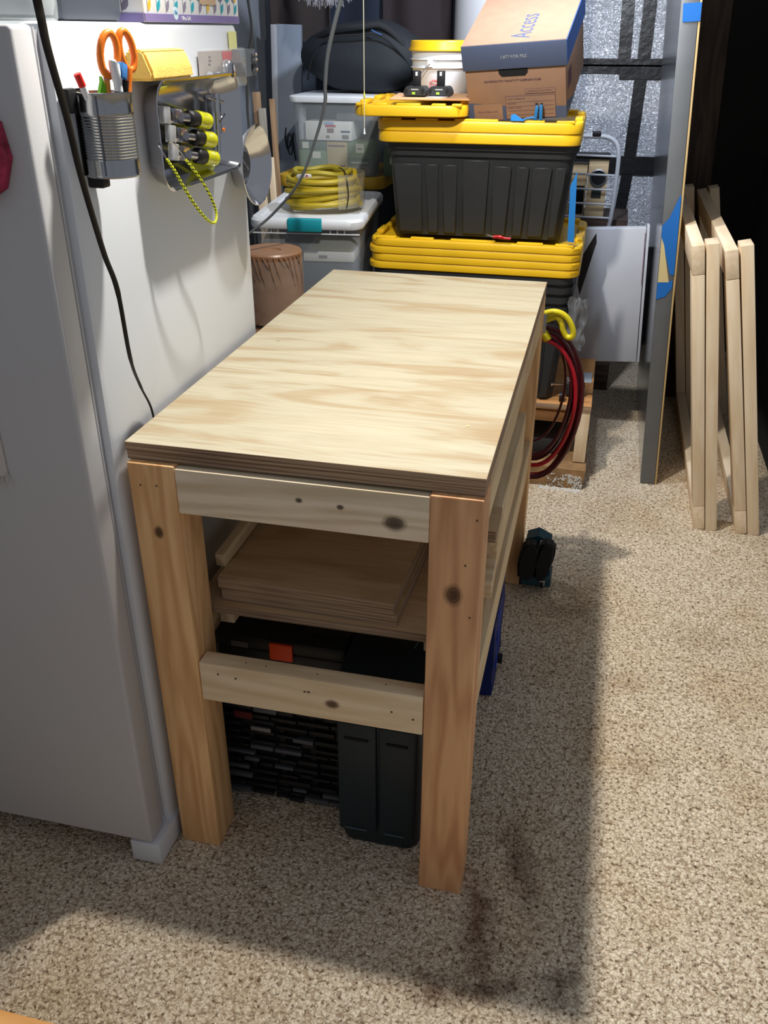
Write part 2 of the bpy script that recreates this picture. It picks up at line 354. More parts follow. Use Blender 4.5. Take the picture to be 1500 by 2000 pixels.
M_DARKWOOD = pine('dark_stud', '5a4a40', '3d322c')
M_FRIDGE = mat('white_enamel', 'd9dde2', 0.32, bump=0.08, bscale=500)
M_FRIDGE_T = mat('fridge_trim', 'c9cacd', 0.5)
M_FRIDGE_D = mat('fridge_door_paint', 'c0c0c1', 0.45, bump=0.08, bscale=500)  # same white enamel, darkened in colour to imitate shade on the door front
M_BLACK = mat('black_plastic', '2a2c2e', 0.5, bump=0.25, bscale=900, var=0.12)
M_BLACKR = mat('black_rubber', '0d0d0f', 0.55)
M_YEL = mat('yellow_plastic', 'e2b31a', 0.38, var=0.05)
M_CHROME = mat('bright_steel', 'c9c9cc', 0.16, metal=1.0)
M_TIN = mat('tin_plate', 'b0b2b4', 0.22, metal=1.0)
M_GALV = mat('galvanised', '9aa0a4', 0.4, metal=0.8)
M_WHITEP = mat('white_plastic', 'dcdfe2', 0.4)
M_CARD = mat('cardboard', '92715a', 0.8, var=0.06, vscale=20)
M_CARD_D = mat('cardboard_dark', '8a6546', 0.85)
M_INK = mat('print_blue', '48536e', 0.75)
M_INK2 = mat('print_blue_side', '3d62a8', 0.7)
M_INKB = mat('print_plum', '5c3f4c', 0.8)
M_PALEINK = mat('pale_print', '9aa0a0', 0.8)
M_TAPEB = mat('blue_painters_tape', '1767b8', 0.6)
M_DARKIN = mat('dark_inside', '121416', 0.9)
M_SCREW = mat('screw_head', '5a4638', 0.6)

# ------------------------------------------------------------------ the setting
struct('floor', ([(-2.2, -2.2, 0), (3.6, -2.2, 0), (3.6, 4.6, 0), (-2.2, 4.6, 0)], [(0, 1, 2, 3)]), M_CARPET, smooth=False)
M_WALLG = mat('grey_wall_paint', '8f959e', 0.7, bump=0.1, bscale=60)
M_WALLK = mat('dark_wall', '26231f', 0.9, var=0.2, vscale=2)
M_WALLR = mat('black_wall', '121316', 0.95)
wall_l = struct('wall_left', box_m(0.08, 6.0, 2.5), M_WALLG, W=T(-0.92, 0.75, 1.25))
wall_b = struct('wall_back', box_m(4.6, 0.08, 2.5), M_WALLK, W=T(1.35, 3.80, 1.25))
wall_r = struct('wall_right', box_m(0.08, 3.0, 2.5), M_WALLR, W=T(1.53, 3.62, 1.25))

# ------------------------------------------------------------------ workbench
H = 0.9333; TH = 0.0322
bench = thing('workbench', 'new pine and plywood workbench with thick legs and bright plywood top, beside the white refrigerator', 'workbench', (0.305, 0.627, 0))
def ply_sheet(name, x0, x1, y0, y1, z0, z1, parent, face=M_PLYTOP, W=None, label=None, rot=0):
    v, f = box_m(x1 - x0, y1 - y0, z1 - z0, 0.0008, 1)
    o = add(name, (v, f), [face, M_PLYEDGE], parent, W=T((x0 + x1) / 2, (y0 + y1) / 2, (z0 + z1) / 2) @ Rz(rot), label=label)
    for p in o.data.polygons: p.material_index = 0 if abs(p.normal.z) > 0.8 else 1
    return o
ply_sheet('tabletop', 0, 0.61, 0, 1.2538, H - TH / 2 + 0.0005, H, bench, label='bright plywood top sheet with wavy tan grain')
ply_sheet('tabletop_underlayer', 0.001, 0.609, 0.002, 1.252, H - TH, H - TH / 2, bench)
LEGW = 0.086
legs = [(0.0045, -0.011, M_PINELEG), (0.524, -0.011, M_PINELEG2), (0.0045, 1.168, M_PINELEG), (0.524, 1.168, M_PINELEG)]
for (x, y, mm) in legs:
    beam('leg', (x + LEGW / 2, y + LEGW / 2, 0), (x + LEGW / 2, y + LEGW / 2, H - TH - 0.0005), LEGW, LEGW, mm, bench, up=(0, 1, 0), bev=0.003)
k1 = pine('pine_front_rail', 'f3e2c6', 'd8c3a0', knots=[(0.16, -0.019, -0.012, 0.015), (0.0, -0.019, 0.01, 0.005), (0.07, -0.019, 0.006, 0.005)], knotcol='4a3a30')
k2 = pine('pine_low_rail', 'f5dfba', 'e2c69c', knots=[(0.045, -0.019, -0.005, 0.011), (0.0, -0.019, 0.015, 0.003)])
beam('rail', (0.0905, 0.008, 0.855), (0.524, 0.008, 0.855), 0.084, 0.038, k1, bench, label='upper front rail with a dark knot near its right end')
beam('rail', (0.0925, 0.008, 0.4505), (0.5225, 0.008, 0.4505), 0.089, 0.038, k2, bench, label='lower front rail with a round knot in its middle')
beam('rail', (0.0905, 1.235, 0.855), (0.524, 1.235, 0.855), 0.084, 0.038, M_PINE, bench)
beam('rail', (0.0905, 1.235, 0.4505), (0.524, 1.235, 0.4505), 0.084, 0.038, M_PINE, bench)
for sx in (0.589, 0.026):
    beam('side_rail', (sx, 0.076, 0.855), (sx, 1.167, 0.855), 0.089, 0.038, M_PINE, bench)
    beam('side_rail', (sx, 0.076, 0.4505), (sx, 1.167, 0.4505), 0.089, 0.038, M_PINE, bench)
for (sx, sy) in ((0.13, 0.474), (0.165, 0.47), (0.30, 0.465), (0.465, 0.45), (0.505, 0.44)):
    add('screw', cyl_m(0.0022, 0.0022, 0.001, 10), M_SCREW, bench, W=T(sx, -0.0105, sy) @ Rx(pi / 2))
for (sx, sy) in ((0.025, 0.86), (0.055, 0.862), (0.60, 0.865), (0.585, 0.78), (0.597, 0.68)):
    add('screw', cyl_m(0.0018, 0.0018, 0.001, 10), M_SCREW, bench, W=T(sx, -0.0108, sy) @ Rx(pi / 2))
for (sx, sy) in ((0.18, 0.497), (0.22, 0.499), (0.32, 0.5), (0.45, 0.499)):
    add('screw', cyl_m(0.0015, 0.0015, 0.001, 8), M_SCREW, bench, W=T(sx, 0.008, 0.4945))
for (sx, sy) in ((0.07, 1.10), (0.17, 1.22), (0.18, 1.15), (0.09, 1.19), (0.50, 1.20), (0.56, 1.13), (0.44, 1.21), (0.03, 0.70), (0.55, 0.20)):
    add('screw', cyl_m(0.0035, 0.0035, 0.0006, 10), mat('filler_spot', 'cdb98a', 0.7), bench, W=T(sx, sy, H))
# shelf of loose plywood carried by the side rails, and the cleats on its right
ply_sheet('shelf', 0.048, 0.562, 0.085, 1.10, 0.543, 0.561, bench, face=M_PLYDULL)
for sx in (0.098, 0.512):
    beam('shelf_support', (sx, 0.12, 0.519), (sx, 1.08, 0.519), 0.046, 0.03, M_PINE, bench)
beam('middle_rail', (0.589, 0.30, 0.640), (0.589, 0.86, 0.640), 0.13, 0.038, M_PINE, bench)
add('cleat', box_m(0.05, 0.09, 0.038, 0.003), M_PINE, bench, W=T(0.585, 0.245, 0.60) @ Rz(0.03), label='short cleat end sticking out at the right side')
for k in range(2):
    ply_sheet('cleat', 0.563, 0.612, 0.20, 0.30, 0.705 + 0.0125 * k, 0.717 + 0.0125 * k, bench, face=M_PLYDULL)
lbl = ['lower square of spare plywood lying on the workbench shelf', 'upper square of spare plywood on the workbench shelf, topmost sheet']
for k, (dx, dz) in enumerate(((0.006, 0), (0.0, 0.0265))):
    o = ply_sheet('plywood_offcut', 0.10 + dx, 0.452 + dx, 0.10, 0.60, 0.5613 + dz, 0.5870 + dz, None, face=M_PLYDULL, rot=-0.03)
    tag(o, lbl[k], 'plywood', 'plywood offcuts on the shelf')
o = ply_sheet('plywood_offcut', 0.115, 0.49, 0.60 - 0.21, 0.62 - 0.21, 0.6145, 0.80, None, face=M_PLYDULL, rot=-0.03)
tag(o, 'plywood panel standing upright at the back of the shelf stack', 'plywood')
for p in o.data.polygons: p.material_index = 0 if abs(p.normal.y) > 0.8 else 1
o = beam('wood_strip', (0.085, 0.14, 0.628), (0.105, 0.385, 0.655), 0.03, 0.02, M_PINE); tag(o, 'pale wooden strip lying along the left edge of the plywood stack', 'wood')

# ------------------------------------------------------------------ refrigerator
fr = thing('refrigerator', 'white refrigerator with a plain side panel hung with magnetic bins', 'refrigerator', (-0.38, 0.3, 0))
wbox('body', -0.75, -0.012, -0.020, 0.665, 0.035, 1.55, M_FRIDGE, fr, bev=0.012)
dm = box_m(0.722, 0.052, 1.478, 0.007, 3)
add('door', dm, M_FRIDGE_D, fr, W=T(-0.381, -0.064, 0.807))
wbox('gasket', -0.735, -0.026, -0.038, -0.020, 0.075, 1.54, mat('gasket_grey', 'a4a6ad', 0.6), fr)
wbox('gasket', -0.737, -0.0225, -0.0345, -0.0325, 0.072, 1.543, M_FRIDGE_T, fr)
wbox('front_foot', -0.072, -0.006, -0.088, 0.02, 0.006, 0.062, M_FRIDGE, fr, bev=0.003)
wbox('front_foot', -0.745, -0.68, -0.088, 0.02, 0.006, 0.062, M_FRIDGE, fr, bev=0.003)
wbox('kick_plate', -0.70, -0.07, -0.03, -0.012, 0.012, 0.066, mat('kick_dark', '3a3836', 0.7), fr)
for (x, y) in ((-0.04, -0.05), (-0.71, -0.05), (-0.06, 0.6), (-0.70, 0.6)):
    add('leveling_foot', cyl_m(0.014, 0.014, 0.04, 14), M_BLACKR, fr, W=T(x, y, 0.0))
M_NOTE = mat('sticky_note_yellow', 'ece9a0', 0.8)
o = wbox('paper_note', -0.011, -0.0095, 0.612, 0.652, 1.478, 1.537, M_NOTE); tag(o, 'pale yellow paper note at the top rear corner of the refrigerator side', 'note')
# quilted mitt and towel on the door front
M_MITT = mat('mitt_quilt', '9c2f4c', 0.9, bump=1.0, bscale=80, var=0.5, vscale=60)
mv, mf = prism_m([(-0.17, 0.03), (-0.055, 0.0), (-0.048, -0.045), (-0.064, -0.085), (-0.09, -0.10), (-0.19, -0.09), (-0.20, -0.02)], 0.018)
o = add('pot_holder', (mv, mf), M_MITT, W=Matrix(((1, 0, 0, 0), (0, 0, -1, -0.092), (0, 1, 0, 1.432), (0, 0, 0, 1)))); tag(o, 'crimson quilted pot holder hanging on the refrigerator door at the left edge', 'pot holder')
tv = []; tf = []
for i in range(15):
    for j in range(12):
        tv.append((-0.165 - 0.018 * i, -0.094 - 0.004 * sin(i * 1.3), 0.895 + j * 0.03))
for i in range(14):
    for j in range(11): a = i * 12 + j; tf.append((a, a + 12, a + 13, a + 1))
tw = thing('towel', 'thin pale fringed towel hanging on the refrigerator door at the left edge', 'towel', (-0.3, -0.1, 0.9))
M_TOW = mat('towel_white', 'c7c3bd', 0.95, bump=0.6, bscale=300)
add('cloth', (tv, tf), M_TOW, tw, W=I()).modifiers.new('s', 'SOLIDIFY').thickness = 0.003
fz = []
for i in range(60):
    x = -0.160 - random.random() * 0.2; fz.append(tube_m([(x, -0.095, 0.90), (x + random.uniform(-.006, .008), -0.098, 0.885), (x + random.uniform(-.01, .012), -0.10, 0.872 + random.uniform(0, .01))], 0.0006, 4))
o = add('fringe', join(*fz), M_TOW, tw, W=I()); o['kind'] = 'stuff'

# flat black cord hanging in front of the refrigerator
cpts = [(0.262, -0.48, 1.66), (0.25, -0.45, 1.571), (0.233, -0.42, 1.547), (0.21, -0.38, 1.521), (0.17, -0.30, 1.457), (0.139, -0.24, 1.397), (0.111, -0.18, 1.334), (0.085, -0.12, 1.269), (0.068, -0.07, 1.206), (0.033, 0.0, 1.08), (0.005, 0.07, 1.005), (-0.002, 0.111, 0.941), (-0.006, 0.118, 0.85), (-0.006, 0.12, 0.6)]
o = add('power_cord', tube_m(cpts, [0.0040] * 8 + [0.0034, 0.0028, 0.0022, 0.0019, 0.0019], 10, smooth=8, flat=(1, 0.3, 0)), M_BLACKR); tag(o, 'black flat power cord hanging down in front of the refrigerator side', 'cord')

# ------------------------------------------------------------------ things stuck to the refrigerator side
FX = -0.012
# tin can of pens
can = thing('tin_can', 'ribbed tin can on a magnetic holder on the refrigerator side, full of pens', 'can', (0.030, 0.035, 1.350))
R0 = 0.0375
prof = [(0.0, 0.002), (R0 - 0.001, 0.002), (R0 + 0.0008, 0.0), (R0 + 0.0014, 0.002), (R0, 0.005)]
z = 0.024
prof.append((R0, z))
for k in range(15):
    prof += [(R0 - 0.0011, z + 0.0013), (R0 + 0.0003, z + 0.0035)]; z += 0.0040
prof += [(R0, z + 0.004), (R0, 0.108), (R0 + 0.0014, 0.110), (R0 + 0.0014, 0.112), (R0 - 0.0005, 0.1125), (R0 - 0.0015, 0.110), (R0 - 0.0015, 0.006), (0.0, 0.006)]
add('can_body', lathe_m(prof, 56), M_TIN, can)
add('seam', box_m(0.0008, 0.0025, 0.104), mat('seam_grey', '6d6f72', 0.35, metal=1), can, local=Rz(radians(-80)) @ T(R0 + 0.0003, 0, 0.056))
wbox('magnetic_holder', -0.0115, -0.0105, 0.02, 0.055, 1.350, 1.466, M_BLACKR, can, bev=0.002)
wbox('holder_lip', -0.0115, 0.014, 0.026, 0.048, 1.332, 1.3495, M_BLACKR, can, bev=0.003)
wbox('holder_lip', -0.0100, 0.002, -0.012, 0.010, 1.436, 1.468, M_BLACKR, can, bev=0.003)
def pen(name, label, cat, base, top, r, mcol, capcol=None, capf=0.8, capr=None, tipcol=None):
    t = thing(name, label, cat, base)
    b = Vector(base); e = Vector(top); d = e - b
    body_end = b + d * (capf if capcol else 1.0)
    add('barrel', tube_m([b, body_end], r, 12), mcol, t, W=I())
    if capcol:
        add('cap', tube_m([body_end + d * 0.001, b + d * 0.97, b + d * 0.995, e], [capr or r * 1.06] * 6 + [(capr or r) * 0.7] * 2, 12), capcol, t, W=I())
    return t
pen('marker', 'white marker with a red end leaning left in the tin can', 'marker', (0.034, 0.040, 1.360), (0.018, -0.010, 1.487), 0.0048, mat('marker_white', 'dfe0e2', 0.4), mat('red_cap', 'e0231c', 0.4), 0.87)
pen('pencil', 'orange pencil with a pink eraser standing in the tin can', 'pencil', (0.03, 0.040, 1.360), (0.035, 0.039, 1.490), 0.0042, mat('pencil_orange', 'e59a3a', 0.5), mat('eraser_pink', 'd6909a', 0.7), 0.90)
pen('pen', 'black pen at the back of the tin can beside the scissors', 'pen', (0.038, 0.045, 1.360), (0.044, 0.062, 1.488), 0.005, M_BLACKR)
pen('pen', 'black pen with a flat end next to the blue toothbrush', 'pen', (0.04, 0.04, 1.360), (0.054, 0.056, 1.476), 0.005, M_BLACKR)
tb = thing('toothbrush', 'toothbrush with black handle and blue and white bristle head in the tin can', 'toothbrush', (0.045, 0.07, 1.358))
b0, b1, b2 = Vector((0.040, 0.03, 1.358)), Vector((0.050, 0.041, 1.462)), Vector((0.049, 0.042, 1.497))
add('handle', tube_m([b0, b1], 0.0062, 12), M_BLACKR, tb, W=I())
add('head', tube_m([b1, (b1 + b2) / 2, b2 + Vector((-.001, -.002, 0)), b2 + Vector((0, 0, 0.004))], [0.006, 0.0075, 0.0075, 0.004], 12, smooth=3), mat('brush_white', 'e4e8ea', 0.4), tb, W=I())
add('bristles', box_m(0.011, 0.0155, 0.021, 0.002), mat('bristle_blue', '2a78c0', 0.7, bump=1, bscale=900), tb, W=T(0.0535, 0.0500, 1.488) @ Rx(radians(-18)))
cm = thing('clip', 'lime green plastic clip standing in the tin can', 'clip', (0.028, 0.068, 1.36))
gv = prism_m([(-0.004, 0), (0.004, 0), (0.008, 0.09), (0.007, 0.112), (0.002, 0.124), (0.001, 0.117), (-0.003, 0.110), (-0.008, 0.098)], 0.005)
add('clip_body', gv, mat('lime_plastic', '6fc413', 0.4), cm, W=frame((0.028, 0.028, 1.358), (0.2, 1, 0), (0, 0, 1)))
# scissors: two loop handles and blades
sc = thing('scissors', 'scissors with two orange plastic loop handles up, standing in the tin can', 'scissors', (0.032, 0.095, 1.36))
M_OR = mat('orange_plastic', 'ee7d22', 0.35)
def loopring(cy, cz, ay, az, n, x, tilt):
    P = []
    for k in range(n):
        a = 2 * pi * k / n; y = ay * cos(a); zz = az * sin(a); P.append((x, cy + y * cos(tilt) - zz * sin(tilt), cz + y * sin(tilt) + zz * cos(tilt)))
    return P
SM = frame((0.046, 0.062, 0), (0.35, 0.93, 0), (0, 0, 1))
def sl(u, v, w_=0.0): return tuple(SM @ Vector((u, v, w_)))
h1 = [sl(-0.018 + 0.0155 * cos(a) + 0.004 * sin(a), 1.509 + 0.027 * sin(a), 0.0) for a in [2 * pi * k / 20 for k in range(20)]]
h2 = [sl(0.0165 + 0.0125 * cos(a) - 0.003 * sin(a), 1.513 + 0.025 * sin(a), -0.002) for a in [2 * pi * k / 20 for k in range(20)]]
add('handle', tube_m(h1, 0.0052, 10, closed=True), M_OR, sc, W=I())
add('handle', tube_m(h2, 0.0052, 10, closed=True), M_OR, sc, W=I())
add('handle_shank', tube_m([sl(-0.012, 1.485), sl(-0.002, 1.462), sl(0.003, 1.445)], [0.0075, 0.007, 0.006], 10, smooth=4), M_OR, sc, W=I())
add('handle_shank', tube_m([sl(0.013, 1.490), sl(0.008, 1.465), sl(0.004, 1.445)], [0.0065, 0.006, 0.006], 10, smooth=4), M_OR, sc, W=I())
add('blade', prism_m([(-0.004, 1.450), (0.006, 1.450), (0.004, 1.370), (0.0, 1.358)], 0.002, -0.001), M_CHROME, sc, W=SM)
# yellow foam block resting on the magnetic tray
fm = prism_m([(0.0, 0.0), (0.042, 0.0), (0.044, 0.010), (0.032, 0.040), (0.027, 0.044), (0.0, 0.044)], 0.155)
bm = bmesh.new(); vs = [bm.verts.new(v) for v in fm[0]]
for f in fm[1]: bm.faces.new([vs[i] for i in f])
bmesh.ops.bevel(bm, geom=bm.edges[:], offset=0.004, segments=2, affect='EDGES'); fm = bm2(bm)
# prism: local x -> out from fridge, local y -> up, extrude -> along +y (depth)
Wf = Matrix(((1, 0, 0, FX + 0.0015), (0, 0, 1, 0.186), (0, 1, 0, 1.4685), (0, 0, 0, 1)))
o = add('foam_block', fm, mat('sponge_yellow', 'f2c968', 0.9, bump=0.5, bscale=250, var=0.08, vscale=30), W=Wf)
tag(o, 'yellow foam sponge block lying on top of the metal tray on the refrigerator', 'sponge')
# magnetic rectangular tray
tray = thing('magnetic_tray', 'shiny rectangular steel tray stuck upright on the refrigerator side, holding yellow drivers', 'tray', (FX, 0.37, 1.385))
def tray_l(hw, hh, r, x): return (hw, hh, r, x)
Wt = frame((FX + 0.0005, 0.366, 1.3845), (0, 1, 0), (0, 0, 1))   # local x = depth y, local y = up, local z = out (+x)
tm = loft([(0.275, 0.125, 0.03, 0.001), (0.31, 0.150, 0.036, 0.010), (0.345, 0.164, 0.036, 0.042), (0.351, 0.168, 0.037, 0.0445), (0.355, 0.170, 0.038, 0.0435), (0.351, 0.169, 0.038, 0.0425)], True, False, 7)
ti = loft([(0.268, 0.118, 0.028, 0.0035), (0.305, 0.145, 0.035, 0.012), (0.341, 0.160, 0.036, 0.042), (0.351, 0.168, 0.037, 0.0445)], True, False, 7)
add('pan', join(tm, ti), M_CHROME, tray, W=Wt)
add('magnet_ring', cyl_m(0.045, 0.045, 0.003, 28), M_BLACKR, tray, W=frame((FX + 0.0005, 0.36, 1.375), (0, 1, 0), (0, 0, 1)) @ T(0, 0, -0.0025))
M_YCL = mat('yellow_clear_plastic', 'e0e010', 0.15, trans=0.25, coat=0.5)
dl = ['topmost of three steel drivers with yellow handles in the magnetic tray', 'middle of three steel drivers with yellow handles in the magnetic tray', 'lowest of three steel drivers with yellow handles in the magnetic tray']
for k, (y0, z0) in enumerate(((0.248, 1.416), (0.262, 1.386), (0.266, 1.357))):
    d = thing('driver', dl[k], 'driver', (0.012, y0, z0), group='yellow handled drivers in the magnetic tray')
    D = frame((0.014, y0, z0), (0.0, 0.97, -0.13 - 0.02 * k), (1, 0, 0))
    add('blade', box_m(0.066, 0.006, 0.024, 0.0012), M_CHROME, d, W=D @ T(0.033, 0, 0))
    add('ferrule', tube_m([(0.060, 0, 0), (0.092, 0, 0)], 0.0085, 14), M_CHROME, d, W=D)
    add('collar', tube_m([(0.092, 0, 0), (0.097, 0, 0), (0.122, 0, 0)], [0.0105, 0.0135, 0.0135], 16, smooth=3), M_BLACKR, d, W=D)
    add('handle', tube_m([(0.122, 0, 0), (0.128, 0, 0), (0.150, 0, 0), (0.160, 0, 0), (0.170, 0, 0), (0.174, 0, 0)], [0.0145, 0.0150, 0.0148, 0.0120, 0.0140, 0.010], 18, smooth=3), M_YCL, d, W=D)
    o = thing('bit_sleeve', ['clear plastic sleeve on the tip of the top driver', 'clear plastic sleeve on the tip of the middle driver', 'clear plastic sleeve on the tip of the lowest driver'][k], 'sleeve', (0.013, y0 - 0.006, z0 + 0.001), group='clear sleeves on the drivers')
    add('sleeve_shell', box_m(0.024, 0.010, 0.027, 0.0015), clear_mat('clear_sleeve', 'e6e8ea', 0.35), o, W=D @ T(0.004, 0, 0.0))
yb = add('yellow_wedge', prism_m([(0, 0), (0.085, 0.004), (0.11, -0.018), (0.05, -0.030), (0.01, -0.022)], 0.006), M_YCL, W=frame((0.0, 0.355, 1.333), (0, 1, 0), (0, 0, 1)))
tag(yb, 'flat translucent yellow plastic piece under the lowest driver in the tray', 'plastic piece')
tt = thing('tap_wrench', 'steel T-shaped tap wrench standing at the right end of the tray', 'wrench', (0.014, 0.458, 1.34))
add('shank', tube_m([(0.016, 0.458, 1.334), (0.016, 0.461, 1.37), (0.017, 0.463, 1.425)], 0.0042, 12), M_CHROME, tt, W=I())
add('crossbar', tube_m([(0.016, 0.425, 1.433), (0.018, 0.49, 1.421)], 0.0035, 10), M_CHROME, tt, W=I())
add('hub', tube_m([(0.017, 0.461, 1.406), (0.017, 0.464, 1.436)], 0.0065, 12), M_CHROME, tt, W=I())
tt2 = thing('small_clamp', 'small steel thumb clamp with an orange tip beside the tap wrench', 'clamp', (0.014, 0.49, 1.37))
add('bar', tube_m([(0.012, 0.492, 1.365), (0.013, 0.496, 1.42)], 0.0028, 8), M_CHROME, tt2, W=I())
add('thumbscrew', tube_m([(0.013, 0.480, 1.388), (0.013, 0.505, 1.398)], 0.0028, 8), M_CHROME, tt2, W=I())
add('tip', tube_m([(0.013, 0.493, 1.372), (0.0165, 0.493, 1.372)], 0.0035, 10), M_OR, tt2, W=I())
# bungee
bg = thing('bungee_cord', 'thin yellow and black bungee loop hanging out of the steel tray', 'bungee cord', (0.035, 0.26, 1.33))
bp = [(0.035, 0.198, 1.354), (0.044, 0.205, 1.335), (0.050, 0.222, 1.306), (0.055, 0.250, 1.272), (0.056, 0.290, 1.243), (0.054, 0.325, 1.232), (0.050, 0.345, 1.245), (0.046, 0.335, 1.275), (0.042, 0.30, 1.315), (0.036, 0.268, 1.345)]
add('elastic', tube_m(bp, 0.0024, 8, smooth=14, stripes=3), [mat('bungee_yellow', 'd8e022', 0.7), M_BLACKR], bg, W=I())
add('hook', tube_m([(0.035, 0.197, 1.355), (0.028, 0.192, 1.372), (0.022, 0.20, 1.378)], 0.0014, 6, smooth=4), M_CHROME, bg, W=I())
add('hook', tube_m([(0.036, 0.268, 1.346), (0.028, 0.255, 1.366), (0.022, 0.242, 1.376), (0.02, 0.25, 1.362)], 0.0014, 6, smooth=4), M_CHROME, bg, W=I())
# round magnetic dish
dish = thing('magnetic_dish', 'round shiny steel dish stuck at the rear edge of the refrigerator side', 'dish', (FX, 0.612, 1.292))
Wd = frame((FX + 0.003, 0.620, 1.293), (0.03, 1.0, 0), (0, 0, 1))
add('bowl', lathe_m([(0.0, 0.0085), (0.036, 0.0085), (0.041, 0.006), (0.048, 0.012), (0.060, 0.024), (0.074, 0.038), (0.0775, 0.0405), (0.0785, 0.0395), (0.0775, 0.0375), (0.062, 0.021), (0.05, 0.008), (0.045, 0.0005), (0.0, 0.0005)], 56), M_CHROME, dish, W=Wd)
add('magnet_boss', cyl_m(0.027, 0.025, 0.005, 32), mat('boss_grey', '4a4c50', 0.35), dish, W=Wd @ T(0, 0, 0.0086))
text('embossed_text', 'STAINLESS STEEL', 0.0062, mat('emboss_pale', 'b0b2b6', 0.4), dish, Wd @ T(-0.004, 0.003, 0.0139) @ Rz(radians(-38)), sx=0.95)
# blister pack with a chrome knob
pk = thing('blister_pack', 'clear blister package with grey and red card and chrome knob, above the steel tray', 'package', (FX, 0.53, 1.47))
wbox('card', -0.0085, -0.0075, 0.455, 0.62, 1.445, 1.505, mat('card_taupe', 'b4a8a0', 0.7), pk)
pc = prism_m([(0.0, 0.0), (0.05, 0.0), (0.045, -0.036), (0.026, -0.036), (0.012, -0.062)], 0.0008)
add('red_panel', pc, mat('print_red', 'cf3844', 0.6), pk, W=frame((-0.0073, 0.565, 1.503), (0, 1, 0), (0, 0, 1)))
add('white_panel', prism_m([(0.026, -0.037), (0.046, -0.037), (0.04, -0.06), (0.013, -0.06)], 0.0008), M_WHITEP, pk, W=frame((-0.0073, 0.565, 1.503), (0, 1, 0), (0, 0, 1)))
for k, ww in enumerate((0.010, 0.014, 0.012)):
    wbox('print_line', -0.0074, -0.0068, 0.497 + 0.002 * k, 0.497 + ww, 1.482 + 0.006 * k, 1.484 + 0.006 * k, M_INKB, pk)
add('blister', box_m(0.030, 0.172, 0.068, 0.006), clear_mat('blister_clear', 'eef2f4', 0.16, 0.05), pk, W=T(0.006, 0.536, 1.476))
Wk = frame((-0.004, 0.538, 1.470), (0, 1, 0), (0, 0, 1))
add('knob', lathe_m([(0.0, 0.030), (0.012, 0.0295), (0.019, 0.024), (0.021, 0.017), (0.018, 0.009), (0.010, 0.004), (0.009, 0.0), (0.0, 0.0)], 28), M_CHROME, pk, W=Wk)
add('shaft', tube_m([(0.006, 0.47, 1.466), (0.006, 0.525, 1.466)], 0.0065, 14), M_CHROME, pk, W=I())
mc = thing('magnetic_clip', 'grey magnetic clip case with chrome details at the refrigerator rear top corner', 'clip', (FX, 0.66, 1.48))
add('case', prism_m([(0.0, -0.024), (-0.012, 0.0), (0.0, 0.024), (0.058, 0.024), (0.058, -0.024)], 0.030), mat('clip_grey', '5d656c', 0.5), mc, W=frame((-0.0115, 0.618, 1.482), (0, 1, 0), (0, 0, 1)))
for dz in (-0.014, 0.004, 0.013):
    wbox('chrome_fitting', 0.0185, 0.0235, 0.655, 0.675, 1.480 + dz, 1.486 + dz, M_CHROME, mc, bev=0.001)
wbox('slot', 0.0185, 0.0215, 0.652, 0.672, 1.471, 1.479, M_BLACKR, mc)

# ------------------------------------------------------------------ on top of the refrigerator
tz = 1.5505
tis = thing('tissue_box', 'white tissue box with leaf pattern and a purple band, on top of the refrigerator', 'tissue box', (-0.07, 0.475, tz))
wbox('carton', -0.135, -0.016, 0.278, 0.688, tz, tz + 0.115, mat('tissue_white', 'e6e8ea', 0.6), tis, bev=0.002)
wbox('purple_band', -0.0165, -0.0152, 0.2785, 0.6875, tz + 0.0005, tz + 0.0125, mat('band_purple', '8478ad', 0.6), tis)
wbox('purple_band', -0.134, -0.017, 0.2765, 0.278, tz + 0.0005, tz + 0.0125, mat('band_purple', '8478ad', 0.6), tis)
leafm = [mat('leaf_grey', '8a8398', 0.6), mat('leaf_teal', '2ba3b8', 0.6), mat('leaf_yellow', 'e3b63c', 0.6)]
def leaf(u, v, a, s, m, surf):
    P = [(0, 0), (0.3, 0.22), (0.62, 0.24), (1, 0), (0.62, -0.24), (0.3, -0.22)]
    P = [(u + s * (x * cos(a) - y * sin(a)), v + s * (x * sin(a) + y * cos(a))) for x, y in P]
    add('leaf_print', prism_m(P, 0.0003), m, tis, W=surf, smooth=False)
sside = frame((-0.0157, 0.2785, tz), (0, 1, 0), (0, 0, 1))
sfront = frame((-0.135, 0.2778, tz), (1, 0, 0), (0, 0, 1))
for surf, L_ in ((sside, 0.405), (sfront, 0.115)):
    u = 0.012; q = 0
    while u < L_ - 0.004:
        add('stem_print', prism_m([(u - 0.0005, 0.014), (u + 0.0005, 0.014), (u + 0.0012, 0.110), (u + 0.0002, 0.110)], 0.0003), leafm[q % 2], tis, W=surf, smooth=False)
        for j in range(5):
            vv = 0.016 + j * 0.019
            leaf(u, vv, radians(52), 0.022, leafm[(q + j) % 2 if (j * 3 + q) % 7 else 2], surf)
            if j % 2: leaf(u, vv, radians(128), 0.022, leafm[(q + 1 + j // 2) % 2], surf)
        u += 0.034; q += 1
add('badge', cyl_m(0.010, 0.010, 0.0004, 24), mat('badge_pale', 'cfe4ef', 0.5), tis, W=frame((-0.0155, 0.395, tz + 0.014), (0, 1, 0), (0, 0, 1)))
text('brand_script', 'life', 0.010, mat('script_blue', '2c7fae', 0.6), tis, frame((-0.0149, 0.395, tz + 0.015), (0, 1, 0), (0, 0, 1)), ext=0.0002)
text('lettering', 'Ultra Soft', 0.0095, mat('lettering_white', 'f2f2f5', 0.6), tis, frame((-0.0149, 0.435, tz + 0.0065), (0, 1, 0), (0, 0, 1)), ext=0.0002)
